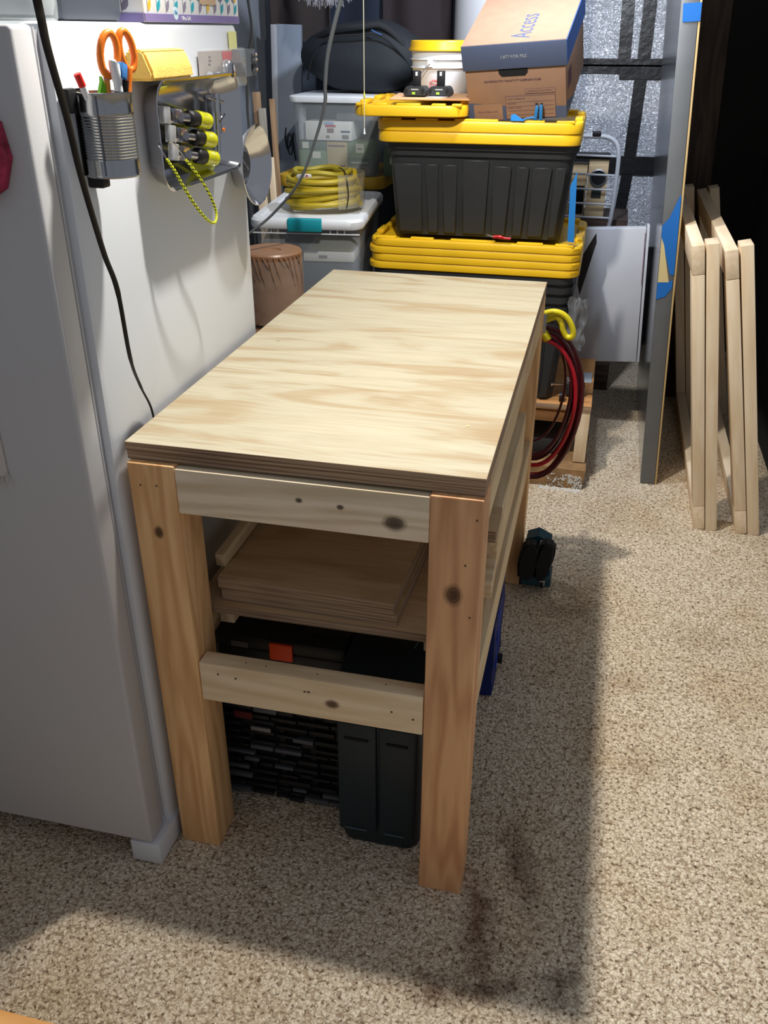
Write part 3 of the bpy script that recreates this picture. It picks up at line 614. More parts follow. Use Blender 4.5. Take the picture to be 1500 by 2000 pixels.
add('opening', prism_m([(0, 0), (0.07, 0), (0.075, 0.015), (0.07, 0.025), (0, 0.025), (-0.005, 0.012)], 0.001), mat('tissue_opening', 'c9ae90', 0.7), tis, W=frame((-0.0154, 0.50, tz + 0.030), (0, 1, 0), (0, 0, 1)))
o = wbox('storage_case', -0.26, -0.045, 0.085, 0.262, tz, tz + 0.10, mat('slate_case', '4c515b', 0.5), None, bev=0.01); tag(o, 'dark slate case standing on the refrigerator left of the tissue box', 'case')
gj = thing('glass_jar', 'clear glass jar standing at the front of the refrigerator top', 'jar', (-0.085, 0.028, tz))
add('glass', lathe_m([(0.0, 0.003), (0.050, 0.003), (0.054, 0.0), (0.056, 0.003), (0.057, 0.02), (0.057, 0.10), (0.054, 0.10), (0.054, 0.02), (0.05, 0.007), (0.0, 0.007)], 36), clear_mat('jar_glass', 'dfe6e8', 0.25, 0.04), gj)

# ------------------------------------------------------------------ storage totes behind the bench
TX = 0.302   # centre x of the tote stack
def tote_body(t, w_, d_, h_, ribs=True):
    wb, db = w_ - 0.062, d_ - 0.06
    o = [(wb, db, 0.04, 0.0), (wb + (w_ - 0.014 - wb) * 0.86, db + (d_ - 0.014 - db) * 0.86, 0.045, h_ * 0.86), (w_ - 0.004, d_ - 0.004, 0.05, h_ * 0.865), (w_ - 0.002, d_ - 0.002, 0.05, h_ - 0.022), (w_ + 0.014, d_ + 0.014, 0.055, h_ - 0.020), (w_ + 0.014, d_ + 0.014, 0.055, h_)]
    i = [(w_ - 0.012, d_ - 0.012, 0.05, h_), (w_ - 0.02, d_ - 0.02, 0.045, h_ * 0.85), (wb - 0.006, db - 0.006, 0.04, 0.004)]
    add('body', loft(o + i, True, True), M_BLACK, t)
    if ribs:
        # raised panels on the front, between dark grooves
        a = math.atan2((w_ * 0 + (d_ - 0.014 - db) * 0.86 / 2), h_ * 0.86)
        hb = h_ * 0.80
        for (u0, u1, top) in ((-0.47, -0.318, 0.93), (-0.295, -0.222, 0.93), (-0.20, -0.115, 0.93), (-0.085, 0.060, 1.0), (0.085, 0.182, 0.93), (0.21, 0.278, 0.93), (0.30, 0.40, 0.93), (0.42, 0.475, 0.93)):
            hh = hb * top
            x0, x1 = u0 * (wb), u1 * (wb)
            P = prism_m([(x0 + 0.004, 0.0), (x1 - 0.004, 0.0), (x1 * 1.06, hh), (x0 * 1.06, hh)], 0.011)
            bm = bmesh.new(); vs = [bm.verts.new(v) for v in P[0]]
            for f in P[1]: bm.faces.new([vs[q] for q in f])
            bmesh.ops.bevel(bm, geom=bm.edges[:], offset=0.003, segments=1, affect='EDGES')
            add('rib_panel', bm2(bm), M_BLACK, t, local=T(0, -db / 2 - 0.003, 0.012) @ Rx(pi / 2 + a))
def tote_lid(t, w_, d_, h_, tabs=True):
    r = 0.06
    rings = [(w_ - 0.010, d_ - 0.010, r, 0.0), (w_ - 0.002, d_ - 0.002, r, 0.003), (w_, d_, r, h_ - 0.006), (w_ - 0.006, d_ - 0.006, r, h_), (w_ - 0.05, d_ - 0.05, r - 0.015, h_ + 0.001), (w_ - 0.06, d_ - 0.06, r - 0.015, h_ - 0.012), (w_ - 0.20, d_ - 0.20, r - 0.02, h_ - 0.014)]
    add('lid_shell', loft(rings, True, True, 7), M_YEL, t)
    if tabs:
        for (u0, u1) in ((-0.465, -0.37), (-0.30, -0.19), (-0.11, 0.10), (0.20, 0.32), (0.375, 0.46)):
            for s in (-1, 1):
                v, f = box_m((u1 - u0) * w_, 0.026, 0.010, 0.003)
                add('tab', (v, f), M_YEL, t, local=T((u0 + u1) / 2 * w_, s * (d_ / 2 - 0.020), h_ + 0.002))
        for (u0, u1) in ((-0.30, -0.12), (0.12, 0.30)):
            for s in (-1, 1):
                add('tab', box_m(0.026, (u1 - u0) * d_, 0.012, 0.003), M_YEL, t, local=T(s * (w_ / 2 - 0.018), (u0 + u1) / 2 * d_, h_ + 0.004))
lab = ['bottom black tote of the nested stack behind the workbench', 'second black tote from the bottom of the nested stack', 'third black tote from the bottom of the nested stack', 'top black tote of the nested stack, under the yellow lids']
for k in range(4):
    t = thing('storage_tote', lab[k], 'storage tote', (TX, 2.205, 0.315 + 0.034 * k + (0.0)), group='nested black totes behind the workbench')
    tote_body(t, 0.71, 0.50, 0.358, ribs=(k == 0))
lab = ['lowest yellow lid of the four stacked on the nested totes', 'second yellow lid from the bottom of the four on the nested totes', 'third yellow lid from the bottom of the four on the nested totes', 'topmost yellow lid of the four, carrying the ribbed black tote']
for k in range(4):
    t = thing('tote_lid', lab[k], 'lid', (TX + (0.004 if k % 2 else -0.001), 2.215, 0.778 + 0.0267 * k), group='yellow lids stacked on the nested totes')
    tote_lid(t, 0.755 if k in (1, 3) else 0.762, 0.545, 0.0262, tabs=(k == 3))
ut = thing('storage_tote', 'large ribbed black tote with yellow lids, standing on the stack of yellow lids', 'storage tote', (0.300, 2.24, 0.8885), 0.012)
tote_body(ut, 0.655, 0.47, 0.312)
text('embossed_logo', 'HDX', 0.035, mat('emboss_dark', '303234', 0.45), ut, WM[ut] @ T(-0.015, -0.2305, 0.185) @ Rx(pi / 2 + 0.09))
lab = ['lower of the two yellow lids on the ribbed black tote', 'upper of the two yellow lids on the ribbed black tote, under the file box']
for k in range(2):
    t = thing('tote_lid', lab[k], 'lid', (0.292, 2.24, 1.2015 + 0.0355 * k), 0.012, group='yellow lids on the ribbed tote')
    tote_lid(t, 0.698 if k else 0.694, 0.53, 0.035, tabs=(k == 1))
sl_ = thing('tote_lid', 'smaller yellow lid lying loose on the left of the topmost tote lid', 'lid', (0.062, 2.20, 1.2855), 0.03)
tote_lid(sl_, 0.385, 0.54, 0.034)
o = wbox('orange_tray', -0.020, 0.235, 2.013, 2.38, 1.2735, 1.2850, mat('orange_tray_plastic', 'c8701c', 0.5), None, bev=0.003); tag(o, 'thin orange tray sandwiched under the loose yellow lid', 'tray')
o = add('padded_envelope', box_m(0.27, 0.30, 0.006, 0.0025), mat('envelope_kraft', 'd2a478', 0.8, bump=0.5, bscale=30), W=T(0.11, 2.15, 1.3350) @ Rz(0.12)); tag(o, 'flat kraft envelope lying on the loose yellow lid', 'envelope')
o = add('paper_sheet', box_m(0.05, 0.09, 0.002), mat('paper_pale', 'dcd6d8', 0.8), W=T(0.15, 2.07, 1.3398) @ Rz(-0.5)); tag(o, 'small pale paper slip on the kraft envelope', 'paper')
# batteries
M_GRN = mat('battery_lime', '9bc43a', 0.5)
for (x, y, lb) in ((0.065, 2.10, 'left of the two black lime-marked tool batteries on the envelope'), (0.147, 2.11, 'right of the two black lime-marked tool batteries on the envelope')):
    t = thing('tool_battery', lb, 'battery', (x, y, 1.3410), 0.0, group='tool batteries on the yellow lid')
    bmh = bmesh.new(); vs = [bmh.verts.new(v) for v in prism_m([(-0.038, 0), (0.038, 0), (0.040, 0.012), (0.030, 0.030), (-0.030, 0.030), (-0.040, 0.012)], 0.085)[0]]
    for f in prism_m([(0, 0)] * 6, 1)[1]: bmh.faces.new([vs[q] for q in f])
    bmesh.ops.bevel(bmh, geom=bmh.edges[:], offset=0.003, segments=2, affect='EDGES')
    add('base', bm2(bmh), M_BLACK, t, local=T(0, 0.0425, 0) @ Rx(pi / 2))
    lbox('stem', -0.0125, 0.0125, -0.012, 0.012, 0.029, 0.078, M_BLACKR, t, bev=0.002)
    lbox('contact_label', -0.003, 0.004, -0.0128, -0.0118, 0.062, 0.074, M_WHITEP, t)
    lbox('release_button', -0.008, 0.003, -0.0445, -0.0425, 0.006, 0.013, M_GRN, t)
    lbox('latch', -0.034, -0.024, -0.0445, -0.042, 0.010, 0.022, M_BLACKR, t)
    lbox('latch', 0.024, 0.034, -0.0445, -0.042, 0.010, 0.022, M_BLACKR, t)
    lbox('label_print', -0.012, 0.014, -0.0437, -0.0427, 0.019, 0.023, mat('label_silver', '9a9c9a', 0.5), t)
# bucket
bk = thing('bucket', 'white plastic bucket with a yellow lid behind the tool batteries', 'bucket', (0.108, 2.385, 1.3220))
BS = Matrix.Scale(0.89, 4)
WM[bk] = WM[bk] @ BS; bk.matrix_world = WM[bk]
add('pail', lathe_m([(0.0, 0.0), (0.108, 0.0), (0.112, 0.004), (0.130, 0.108), (0.1375, 0.110), (0.1375, 0.113), (0.131, 0.1135), (0.132, 0.138), (0.139, 0.140), (0.139, 0.143), (0.133, 0.144), (0.135, 0.175), (0.0, 0.175)], 56), M_WHITEP, bk)
add('lid', lathe_m([(0.0, 0.206), (0.12, 0.206), (0.128, 0.209), (0.137, 0.208), (0.1395, 0.203), (0.1395, 0.188), (0.1455, 0.178), (0.1455, 0.172), (0.136, 0.172), (0.136, 0.176), (0.0, 0.176)], 56), M_YEL, bk)
ba = radians(-105)
lbox('handle_boss', -0.044, -0.022, -0.142, -0.125, 0.114, 0.140, M_WHITEP, bk, bev=0.002)
add('bail_wire', tube_m([(-0.033, -0.1435, 0.126), (-0.075, -0.135, 0.085), (-0.105, -0.120, 0.04), (-0.118, -0.10, 0.03)], 0.0018, 8, smooth=6), M_GALV, bk)
M_REDP = mat('warning_red', 'c5404c', 0.6); 
def on_pail(u, v, w_, h_, m, name):
    a = -pi / 2 + u; r = 0.112 + (0.018 / 0.104) * (v) + 0.0012
    add(name, box_m(w_, 0.0006, h_), m, bk, local=Rz(a + pi / 2) @ T(0, -r, v) @ Rx(-0.17))
on_pail(-0.05, 0.045, 0.062, 0.056, M_REDP, 'warning_label')
on_pail(-0.05, 0.045, 0.0585, 0.0525, mat('label_field', 'dcc6c6', 0.6), 'label_field')
text('label_text', 'WARNING', 0.0105, M_REDP, bk, WM[bk] @ Rz(-0.05) @ T(0.0, -0.1240, 0.064) @ Rx(pi / 2 - 0.17), ext=0.0015, sx=0.9)
for k in range(3): on_pail(0.02, 0.033 + 0.009 * k, 0.030, 0.0035, M_REDP, 'label_line')
on_pail(-0.19, 0.038, 0.016, 0.024, M_REDP, 'label_symbol')
# file box (tilted forward)
fb = thing('file_box', 'brown and slate blue cardboard file box, lid reading Access, tilted on the yellow lid', 'box', (0.425, 2.03, 1.2775), rot=(radians(20), radians(-4.0), radians(-5)))
BWd, BD, BH = 0.325, 0.42, 0.222
def fbx(name, *a, **k): return lbox(name, *a, **k)
fbx('carton', -BWd / 2, BWd / 2, 0, BD, 0.0, BH, M_CARD, fb, bev=0.0015)
fbx('lid', -BWd / 2 - 0.006, BWd / 2 + 0.006, -0.006, BD + 0.006, BH - 0.055, BH + 0.022, M_INK, fb, bev=0.0015)
fbx('lid_top', -BWd / 2 - 0.0045, BWd / 2 + 0.0045, -0.0045, BD + 0.0045, BH + 0.0215, BH + 0.0232, M_CARD, fb)
fbx('blue_side_panel', BWd / 2 + 0.0055, BWd / 2 + 0.0068, -0.004, BD + 0.004, BH - 0.054, BH + 0.021, M_INK2, fb)
F0 = WM[fb]
ff = F0 @ frame((0, -0.0005, 0), (1, 0, 0), (0, 0, 1))          # carton front
add('hand_hole', prism_m([(-0.048, 0), (0.048, 0), (0.047, -0.014), (0.038, -0.024), (-0.038, -0.024), (-0.047, -0.014)], 0.0012), M_DARKIN, fb, W=ff @ T(-0.005, BH - 0.0555, 0))
def fprint(name, poly, m, z=0.0): return add(name, prism_m(poly, 0.0006), m, fb, W=ff @ T(0, 0, z), smooth=False)
fprint('printed_band', [(-BWd / 2, 0.0), (BWd / 2, 0.0), (BWd / 2, 0.038), (-0.03, 0.046), (-BWd / 2, 0.062)], M_INK)
fprint('printed_panel', [(-0.145, 0.003), (-0.048, 0.003), (-0.048, 0.056), (-0.145, 0.056)], M_CARD, 0.0007)
fprint('printed_panel', [(-0.036, 0.004), (0.128, 0.004), (0.128, 0.078), (-0.036, 0.078)], M_INKB, 0.0007)
fprint('printed_panel', [(-0.0345, 0.0055), (0.1265, 0.0055), (0.1265, 0.0765), (-0.0345, 0.0765)], M_CARD, 0.0009)
for k in range(4): fprint('form_line', [(-0.030, 0.016 + 0.014 * k), (0.122, 0.016 + 0.014 * k), (0.122, 0.0168 + 0.014 * k), (-0.030, 0.0168 + 0.014 * k)], M_INKB, 0.0014)
fprint('printed_panel', [(0.03, 0.084), (0.128, 0.084), (0.128, 0.099), (0.03, 0.099)], M_INKB, 0.0003)
fprint('printed_panel', [(0.031, 0.085), (0.127, 0.085), (0.127, 0.098), (0.031, 0.098)], M_CARD, 0.0006)
text('lettering', 'CONFORMS WITH THE ACTIVITY SUSPENSION RULES', 0.0088, M_INKB, fb, ff @ T(-0.01, 0.128, 0.0005), sx=0.88)
text('lettering', 'ACCESS FILE MANAGEMENT', 0.0078, M_INKB, fb, ff @ T(0.079, 0.0915, 0.0012), sx=0.86)
text('lettering', 'FILES MATERIAL UNIT', 0.0080, M_INKB, fb, ff @ T(-0.097, 0.030, 0.0013), sx=0.86)
text('lettering', 'CLIENT REFERENCE', 0.0076, M_INKB, fb, ff @ T(-0.0315, 0.0685, 0.0016), sx=0.9, align='LEFT')
text('lettering', 'Department:', 0.0066, M_INKB, fb, ff @ T(-0.0315, 0.054, 0.0016), sx=0.9, align='LEFT')
text('lettering', 'Contents / Number:', 0.0066, M_INKB, fb, ff @ T(-0.0315, 0.040, 0.0016), sx=0.9, align='LEFT')
text('lettering', '1.877 FOR FILE', 0.0135, M_PALEINK, fb, ff @ T(0.0, BH - 0.018, 0.0063), ext=0.0006)
text('lid_lettering', 'Access', 0.092, M_INK, fb, F0 @ T(0.02, 0.130, BH + 0.0234) @ Rz(pi / 2), ext=0.0004, sx=0.80)
add('side_print', prism_m([(0, 0), (0.18, 0.0), (0.0, 0.05)], 0.0006), M_INK, fb, W=F0 @ frame((BWd / 2, 0.0, 0.0), (0, 1, 0), (0, 0, 1)), smooth=False)
add('side_print', prism_m([(0.05, 0.07), (0.12, 0.07), (0.12, 0.125), (0.05, 0.125)], 0.0006), M_INKB, fb, W=F0 @ frame((BWd / 2, 0.0, 0.0), (0, 1, 0), (0, 0, 1)), smooth=False)
o = add('cardboard_wedge', prism_m([(0.0, 0.0), (0.14, 0.0), (0.14, 0.090), (0.0, 0.040)], 0.26), M_CARD_D, W=frame((0.56, 2.19, 1.2780), (0, 1, 0), (0, 0, 1)) @ T(0, 0, -0.28)); tag(o, 'dark cardboard wedge propping up the rear of the tilted file box', 'cardboard')
# small blue clamp in front of the file box
cl = thing('spring_clamp', 'small blue clamp standing on the yellow lid in front of the file box', 'clamp', (0.497, 2.0, 1.285))
M_CB = mat('clamp_blue', '1f6aa0', 0.45)
add('jaw', box_m(0.011, 0.012, 0.045, 0.002), M_CB, cl, W=T(0.488, 1.992, 1.302) @ Ry(0.06))
add('jaw', box_m(0.011, 0.012, 0.048, 0.002), M_CB, cl, W=T(0.503, 1.992, 1.303) @ Ry(-0.04))
for x in (0.487, 0.503): add('pad', cyl_m(0.0045, 0.0035, 0.006, 12), M_BLACKR, cl, W=T(x, 1.992, 1.3255))
add('lever', tube_m([(0.488, 1.990, 1.288), (0.465, 1.985, 1.286), (0.448, 1.98, 1.281)], [0.004, 0.003, 0.003], 8, smooth=3), M_CB, cl, W=I())
o = add('plastic_wedge', prism_m([(0, 0), (0.045, 0), (0.012, 0.020), (0.0, 0.018)], 0.01), mat('bright_blue', '2a86d0', 0.4), W=frame((0.408, 1.985, 1.2775), (1, 0, 0), (0, 0, 1))); tag(o, 'bright blue plastic wedge left of the small clamp on the yellow lid', 'wedge')
# long blue bar hanging beside the tote
bb = thing('blue_strap', 'long flat blue bar leaning against the right side of the ribbed black tote', 'bar', (0.65, 1.95, 0.90))
add('bar', prism_m([(-0.012, -0.01), (0.010, -0.012), (-0.002, 0.215), (-0.020, 0.17)], 0.006), mat('strap_blue', '2477bd', 0.4), bb, W=frame((0.642, 1.956, 0.914), (1, 0, 0), (0, 0, 1)))
# red-handled pick
aw = thing('hand_pick', 'small pick with red handle and steel point lying on the stacked yellow lids', 'tool', (0.39, 1.96, 0.905))
add('handle', tube_m([(0.375, 1.951, 0.9075), (0.395, 1.950, 0.9085), (0.415, 1.949, 0.905), (0.437, 1.948, 0.9045)], [0.0055, 0.0065, 0.0045, 0.0045], 10, smooth=4), mat('handle_red', 'b3131c', 0.35), aw, W=I())
add('point', tube_m([(0.375, 1.951, 0.9075), (0.352, 1.952, 0.914)], [0.003, 0.0015], 8), M_CHROME, aw, W=I())

# ------------------------------------------------------------------ wooden platform under the totes
pf = thing('wooden_platform', 'low platform of plywood on pine posts carrying the nested black totes', 'platform', (0.35, 2.2, 0.08))
M_PLYOR = plywood_face('plywood_orange', 'c68f5a', 'b27a48', '6b4a28', False)
ply_sheet('deck', -0.10, 0.777, 1.945, 2.62, 0.296, 0.3135, pf, face=M_PLYOR)
for x in (0.753, 0.30, -0.08):
    beam('post', (x, 1.972, 0.082), (x, 1.972, 0.2955), 0.038, 0.046, M_FRAMEWOOD, pf, up=(0, 1, 0))
    beam('post', (x, 2.46, 0.082), (x, 2.46, 0.2955), 0.038, 0.046, M_FRAMEWOOD, pf, up=(0, 1, 0))
for z_ in (0.255, 0.205):
    beam('cross_board', (-0.09, 2.10, z_), (0.73, 2.10, z_), 0.042, 0.02, M_PINELEG, pf)
o = add('hard_case', box_m(0.20, 0.22, 0.055, 0.008), M_BLACK, W=T(0.60, 2.12, 0.1115)); tag(o, 'dark low case under the plywood platform with a chrome catch', 'case')
bbk = thing('timber_base', 'rough brown timber block dusted with white plaster, on the carpet under the platform', 'timber', (0.4, 2.15, 0))
M_ROUGH = mat('rough_timber', '94734e', 0.85, bump=1.0, bscale=30, var=0.35, vscale=14)
def roughbox(dx, dy, dz, n, amp):
    bm = bmesh.new(); bmesh.ops.create_cube(bm, size=1); bmesh.ops.subdivide_edges(bm, edges=bm.edges[:], cuts=n, use_grid_fill=True)
    for v in bm.verts:
        v.co = Vector((v.co.x * dx, v.co.y * dy, v.co.z * dz)); k = mnoise.noise_vector(v.co * 18) * amp; v.co += Vector((k.x, k.y, min(0, k.z) if v.co.z > 0 else max(0, k.z)))
    return bm2(bm)
add('block', roughbox(0.86, 0.56, 0.078, 14, 0.006), M_ROUGH, bbk, W=T(0.350, 2.17, 0.0398))
pl = []
random.seed(3)
for k in range(150):
    r = random.uniform(0.001, 0.005) ; x = 0.775 - abs(random.gauss(0, 0.06)); zz = random.uniform(0.003, 0.055)
    pl.append(xf(cyl_m(r, r * 0.5, 0.002, 6), T(x, 1.8875, zz) @ Rx(pi / 2)))
for k in range(120):
    r = random.uniform(0.001, 0.006); pl.append(xf(cyl_m(r, r * 0.4, r * 0.5, 6), T(0.77 - abs(random.gauss(0, 0.08)), random.uniform(1.86, 1.888), 0.0)))
o = add('plaster_dust', join(*pl), mat('plaster_white', 'd4d2cc', 0.95), bbk, W=I()); o['kind'] = 'stuff'
# crumpled grey plastic and hardware on the platform
def crumple(name, W, nx, nz, sx, sz, amp, m, seed):
    V = []; F = []
    for i in range(nx):
        for j in range(nz):
            u, v = i / (nx - 1), j / (nz - 1); n = mnoise.noise_vector(Vector((u * 4 + seed, v * 5, seed)))
            V.append(((u - .5) * sx + n.x * amp, n.y * amp * 1.4, v * sz + n.z * amp))
    for i in range(nx - 1):
        for j in range(nz - 1): a = i * nz + j; F.append((a, a + nz, a + nz + 1, a + 1))
    o = add(name, (V, F), m, W=W); s = o.modifiers.new('s', 'SOLIDIFY'); s.thickness = 0.001; return o
o = crumple('plastic_bag', T(0.690, 1.96, 0.52), 18, 22, 0.065, 0.19, 0.012, clear_mat('grey_film', '7c7e82', 0.6, 0.3), 2.0); tag(o, 'crumpled grey plastic bag hanging beside the nested black totes', 'plastic bag')
hw = thing('hardware_bracket', 'galvanised metal bracket lying on the platform behind the red cable coil', 'bracket', (0.71, 2.05, 0.33))
add('plate', box_m(0.085, 0.05, 0.006, 0.001), M_GALV, hw, W=T(0.725, 2.06, 0.385) @ Rx(0.5))
add('plate', box_m(0.055, 0.006, 0.05, 0.001), M_GALV, hw, W=T(0.695, 2.05, 0.360))
add('bolt', tube_m([(0.625, 2.0, 0.372), (0.675, 2.0, 0.374)], 0.003, 8), M_CHROME, hw, W=I())
add('bolt_head', tube_m([(0.620, 2.0, 0.372), (0.626, 2.0, 0.372)], 0.008, 8), M_CHROME, hw, W=I())
add('stand', box_m(0.07, 0.05, 0.05, 0.004), M_BLACK, hw, W=T(0.71, 2.06, 0.3395))
o = add('caster', tube_m([(0.655, 1.985, 0.331), (0.675, 1.985, 0.331)], 0.017, 20), M_BLACKR); tag(o, 'small black caster wheel on the platform edge', 'caster')

# ------------------------------------------------------------------ white lidded clear bin with yellow cable
ANG = 0.115
cb = thing('storage_bin', 'clear plastic bin with a white lid and a teal latch, left of the black totes', 'bin', (-0.262, 1.80, 0.62), ANG)
bin_o = loft([(0.345, 0.56, 0.03, 0.0), (0.375, 0.60, 0.04, 0.30), (0.375, 0.60, 0.04, 0.312)], True, False)
add('tub', xf(bin_o, T(0, 0.325, 0)), clear_mat('bin_clear', 'c6cdd2', 0.30, 0.12), cb)
add('lid', xf(loft([(0.394, 0.640, 0.05, 0.310), (0.402, 0.648, 0.055, 0.316), (0.402, 0.648, 0.055, 0.336), (0.390, 0.636, 0.055, 0.345), (0.345, 0.585, 0.04, 0.345), (0.335, 0.575, 0.04, 0.338)], True, True, 8), T(0, 0.325, 0)), M_WHITEP, cb)
lbox('latch', -0.062, 0.060, -0.006, 0.022, 0.303, 0.347, mat('teal_latch', '158f9c', 0.4), cb, bev=0.006)
for x in (-0.15, -0.125, -0.10, 0.085, 0.11, 0.135): lbox('rim_rib', x, x + 0.003, 0.012, 0.022, 0.296, 0.3095, M_WHITEP, cb)
lbox('rim_rib', -0.19, 0.19, 0.012, 0.018, 0.293, 0.2965, M_WHITEP, cb)
def inbin(name, lb, cat, x0, x1, y0, y1, z0, z1, m):
    o = add(name, box_m(x1 - x0, y1 - y0, z1 - z0, 0.002), m, W=WM[cb] @ T((x0 + x1) / 2, (y0 + y1) / 2, (z0 + z1) / 2)); tag(o, lb, cat); return o
inbin('folded_fabric', 'dark slate blue folded fabric filling the bottom of the clear bin', 'fabric', -0.165, 0.165, 0.06, 0.55, 0.004, 0.190, mat('slate_fabric', '46515f', 0.9))
nb = inbin('notebook', 'white carton with a printed code strip lying in the clear bin', 'carton', -0.02, 0.162, 0.055, 0.32, 0.191, 0.225, mat('carton_white', 'd0d2d0', 0.7))
add('code_label', box_m(0.03, 0.0006, 0.010), mat('code_grey', '74767a', 0.7), nb, local=T(-0.02, -0.1335, 0.0))
inbin('notepad', 'pale yellow paper pad on the carton in the clear bin', 'notepad', 0.0, 0.155, 0.07, 0.30, 0.226, 0.232, mat('pad_yellow', 'c8c68e', 0.8))
lowbin = wbox('storage_box', -0.47, -0.10, 1.86, 2.40, 0.0, 0.618, mat('slate_box', '39424e', 0.6), None, bev=0.01); tag(lowbin, 'dark slate box standing under the clear bin with white lid', 'box')
# yellow cable coil
cc = thing('extension_cord', 'coil of thick yellow extension cable wrapped in clear film, on the white bin lid', 'cable coil', (-0.262, 2.03, 0.975), 0.12)
P = []; turns = 9
for k in range(turns * 26 + 1):
    a = 2 * pi * k / 26; lay = (k / 26)
    zz = 0.012 + 0.0128 * (lay % 7.5) + 0.007 * sin(a + lay); rr_ = 1.0 - 0.06 * ((int(lay) * 37) % 3)
    P.append((0.132 * rr_ * cos(a) * (1.02 if lay < 5 else 0.94), 0.105 * rr_ * sin(a), min(zz, 0.108) + 0.009 * cos(a) * (1 if int(lay) % 2 else -0.4)))
add('cable', tube_m(P, 0.0092, 8), mat('cable_yellow', 'b39c20', 0.45), cc)
P2 = [(0.10 * cos(2 * pi * k / 24 + 1.0) , 0.085 * sin(2 * pi * k / 24 + 1.0), 0.118 + 0.004 * sin(k)) for k in range(26)]
add('cable', tube_m(P2, 0.0092, 8, smooth=2), mat('cable_yellow2', 'a39326', 0.5), cc)
add('tie_band', tube_m([(0.098, -0.088, 0.004), (0.107, -0.093, 0.05), (0.100, -0.086, 0.105), (0.085, -0.05, 0.128), (0.06, 0.0, 0.13)], 0.0022, 6, smooth=4), M_BLACKR, cc)
fl = []
V = []; F = []
for i in range(16):
    for j in range(9):
        a = -1.1 + 2.4 * i / 15; z_ = 0.003 + 0.115 * j / 8; n = mnoise.noise(Vector((i * .6, j * .7, 1))) * 0.006
        V.append(((0.146 + n) * cos(a) + 0.006, (0.118 + n) * sin(a), z_))
for i in range(15):
    for j in range(8): q = i * 9 + j; F.append((q, q + 9, q + 10, q + 1))
add('film_wrap', (V, F), clear_mat('wrap_film', 'b8b090', 0.35, 0.12), cc)
add('paper_tag', box_m(0.055, 0.012, 0.014, 0.003), mat('tag_white', 'd8d4d0', 0.7), cc, local=T(-0.05, -0.085, 0.112) @ Ry(-0.1))
add('tag_mark', box_m(0.006, 0.0125, 0.006), mat('tag_red', 'c02a28', 0.6), cc, local=T(-0.04, -0.0855, 0.113))

# brown wrapped roll behind the refrigerator corner
pr = thing('paper_roll', 'stretch wrapped roll of brown kraft paper standing between refrigerator and bench', 'paper roll', (-0.268, 1.475, 0.70))
add('roll', lathe_m([(0.0, 0.226), (0.030, 0.226), (0.031, 0.229), (0.092, 0.231), (0.096, 0.226), (0.097, 0.0), (0.0, 0.0)], 48), mat('kraft_roll', '946d50', 0.35, bump=1.0, bscale=30, var=0.12), pr)
for k in range(16):
    a = -2.7 + 0.17 * k; z1_ = random.uniform(0.10, 0.20)
    add('crease', tube_m([(0.0972 * cos(a), 0.0972 * sin(a), 0.224), (0.0985 * cos(a + 0.10), 0.0985 * sin(a + 0.10), (0.224 + z1_) / 2), (0.0978 * cos(a + 0.22), 0.0978 * sin(a + 0.22), z1_)], [0.0022, 0.0016, 0.0008], 6, smooth=4), MATS['kraft_roll'], pr)
V = []; F = []
for i in range(49):
    for j in range(14):
        a = 2 * pi * i / 48; z_ = 0.012 + 0.20 * j / 13; rr_ = 0.0985 + 0.0035 * mnoise.noise(Vector((cos(a) * 6, sin(a) * 6, j * 1.3)))
        V.append((rr_ * cos(a), rr_ * sin(a), z_))
for i in range(48):
    for j in range(13): q = i * 14 + j; F.append((q, q + 14, q + 15, q + 1))
add('stretch_film', (V, F), clear_mat('stretch_film', 'd8cbbd', 0.20, 0.05), pr)
add('black_ring', lathe_m([(0.1005, 0.004), (0.1025, 0.008), (0.1005, 0.012), (0.099, 0.008)], 40, closed=True), M_BLACKR, pr)
o = wbox('cardboard_carton', -0.40, -0.14, 1.34, 1.62, 0.0, 0.699, mat('carton_brown', '7c5c44', 0.85), None, bev=0.003); tag(o, 'brown cardboard carton under the kraft paper roll', 'carton')

# ------------------------------------------------------------------ clear bin far left, bag, boards
yt = thing('storage_tote', 'black tote with a yellow lid behind the yellow cable coil', 'storage tote', (-0.375, 2.72, 0.60))
add('body', loft([(0.40, 0.42, 0.04, 0.0), (0.43, 0.46, 0.04, 0.37), (0.42, 0.45, 0.04, 0.372)], True, True), M_BLACK, yt)
add('lid', loft([(0.45, 0.48, 0.05, 0.366), (0.458, 0.49, 0.05, 0.385), (0.455, 0.485, 0.05, 0.410), (0.41, 0.44, 0.04, 0.412), (0.40, 0.43, 0.04, 0.402)], True, True), mat('yellow_plastic_dull', 'c9a02c', 0.5), yt)
o = wbox('storage_box', -0.62, -0.14, 2.50, 2.95, 0.0, 0.599, M_DARKIN, None); tag(o, 'dark box under the far tote with yellow lid', 'box')
cb2 = thing('storage_bin', 'tall clear bin with white lid, filled with green boxes, under the duffel bag', 'bin', (-0.345, 2.68, 1.003))
add('tub', loft([(0.345, 0.34, 0.03, 0.0), (0.375, 0.37, 0.04, 0.285), (0.38, 0.375, 0.04, 0.287)], True, False), clear_mat('bin_clear_dim', 'b9c0c4', 0.28, 0.12), cb2)
add('lid', loft([(0.39, 0.385, 0.04, 0.283), (0.396, 0.39, 0.04, 0.288), (0.396, 0.39, 0.04, 0.303), (0.385, 0.38, 0.04, 0.307)], True, True), M_WHITEP, cb2)
M_GBOX = mat('green_box', '5d7350', 0.6); M_GBOX2 = mat('green_box_dark', '4a5a46', 0.6); M_LBL = mat('box_label', 'b9bcae', 0.7)
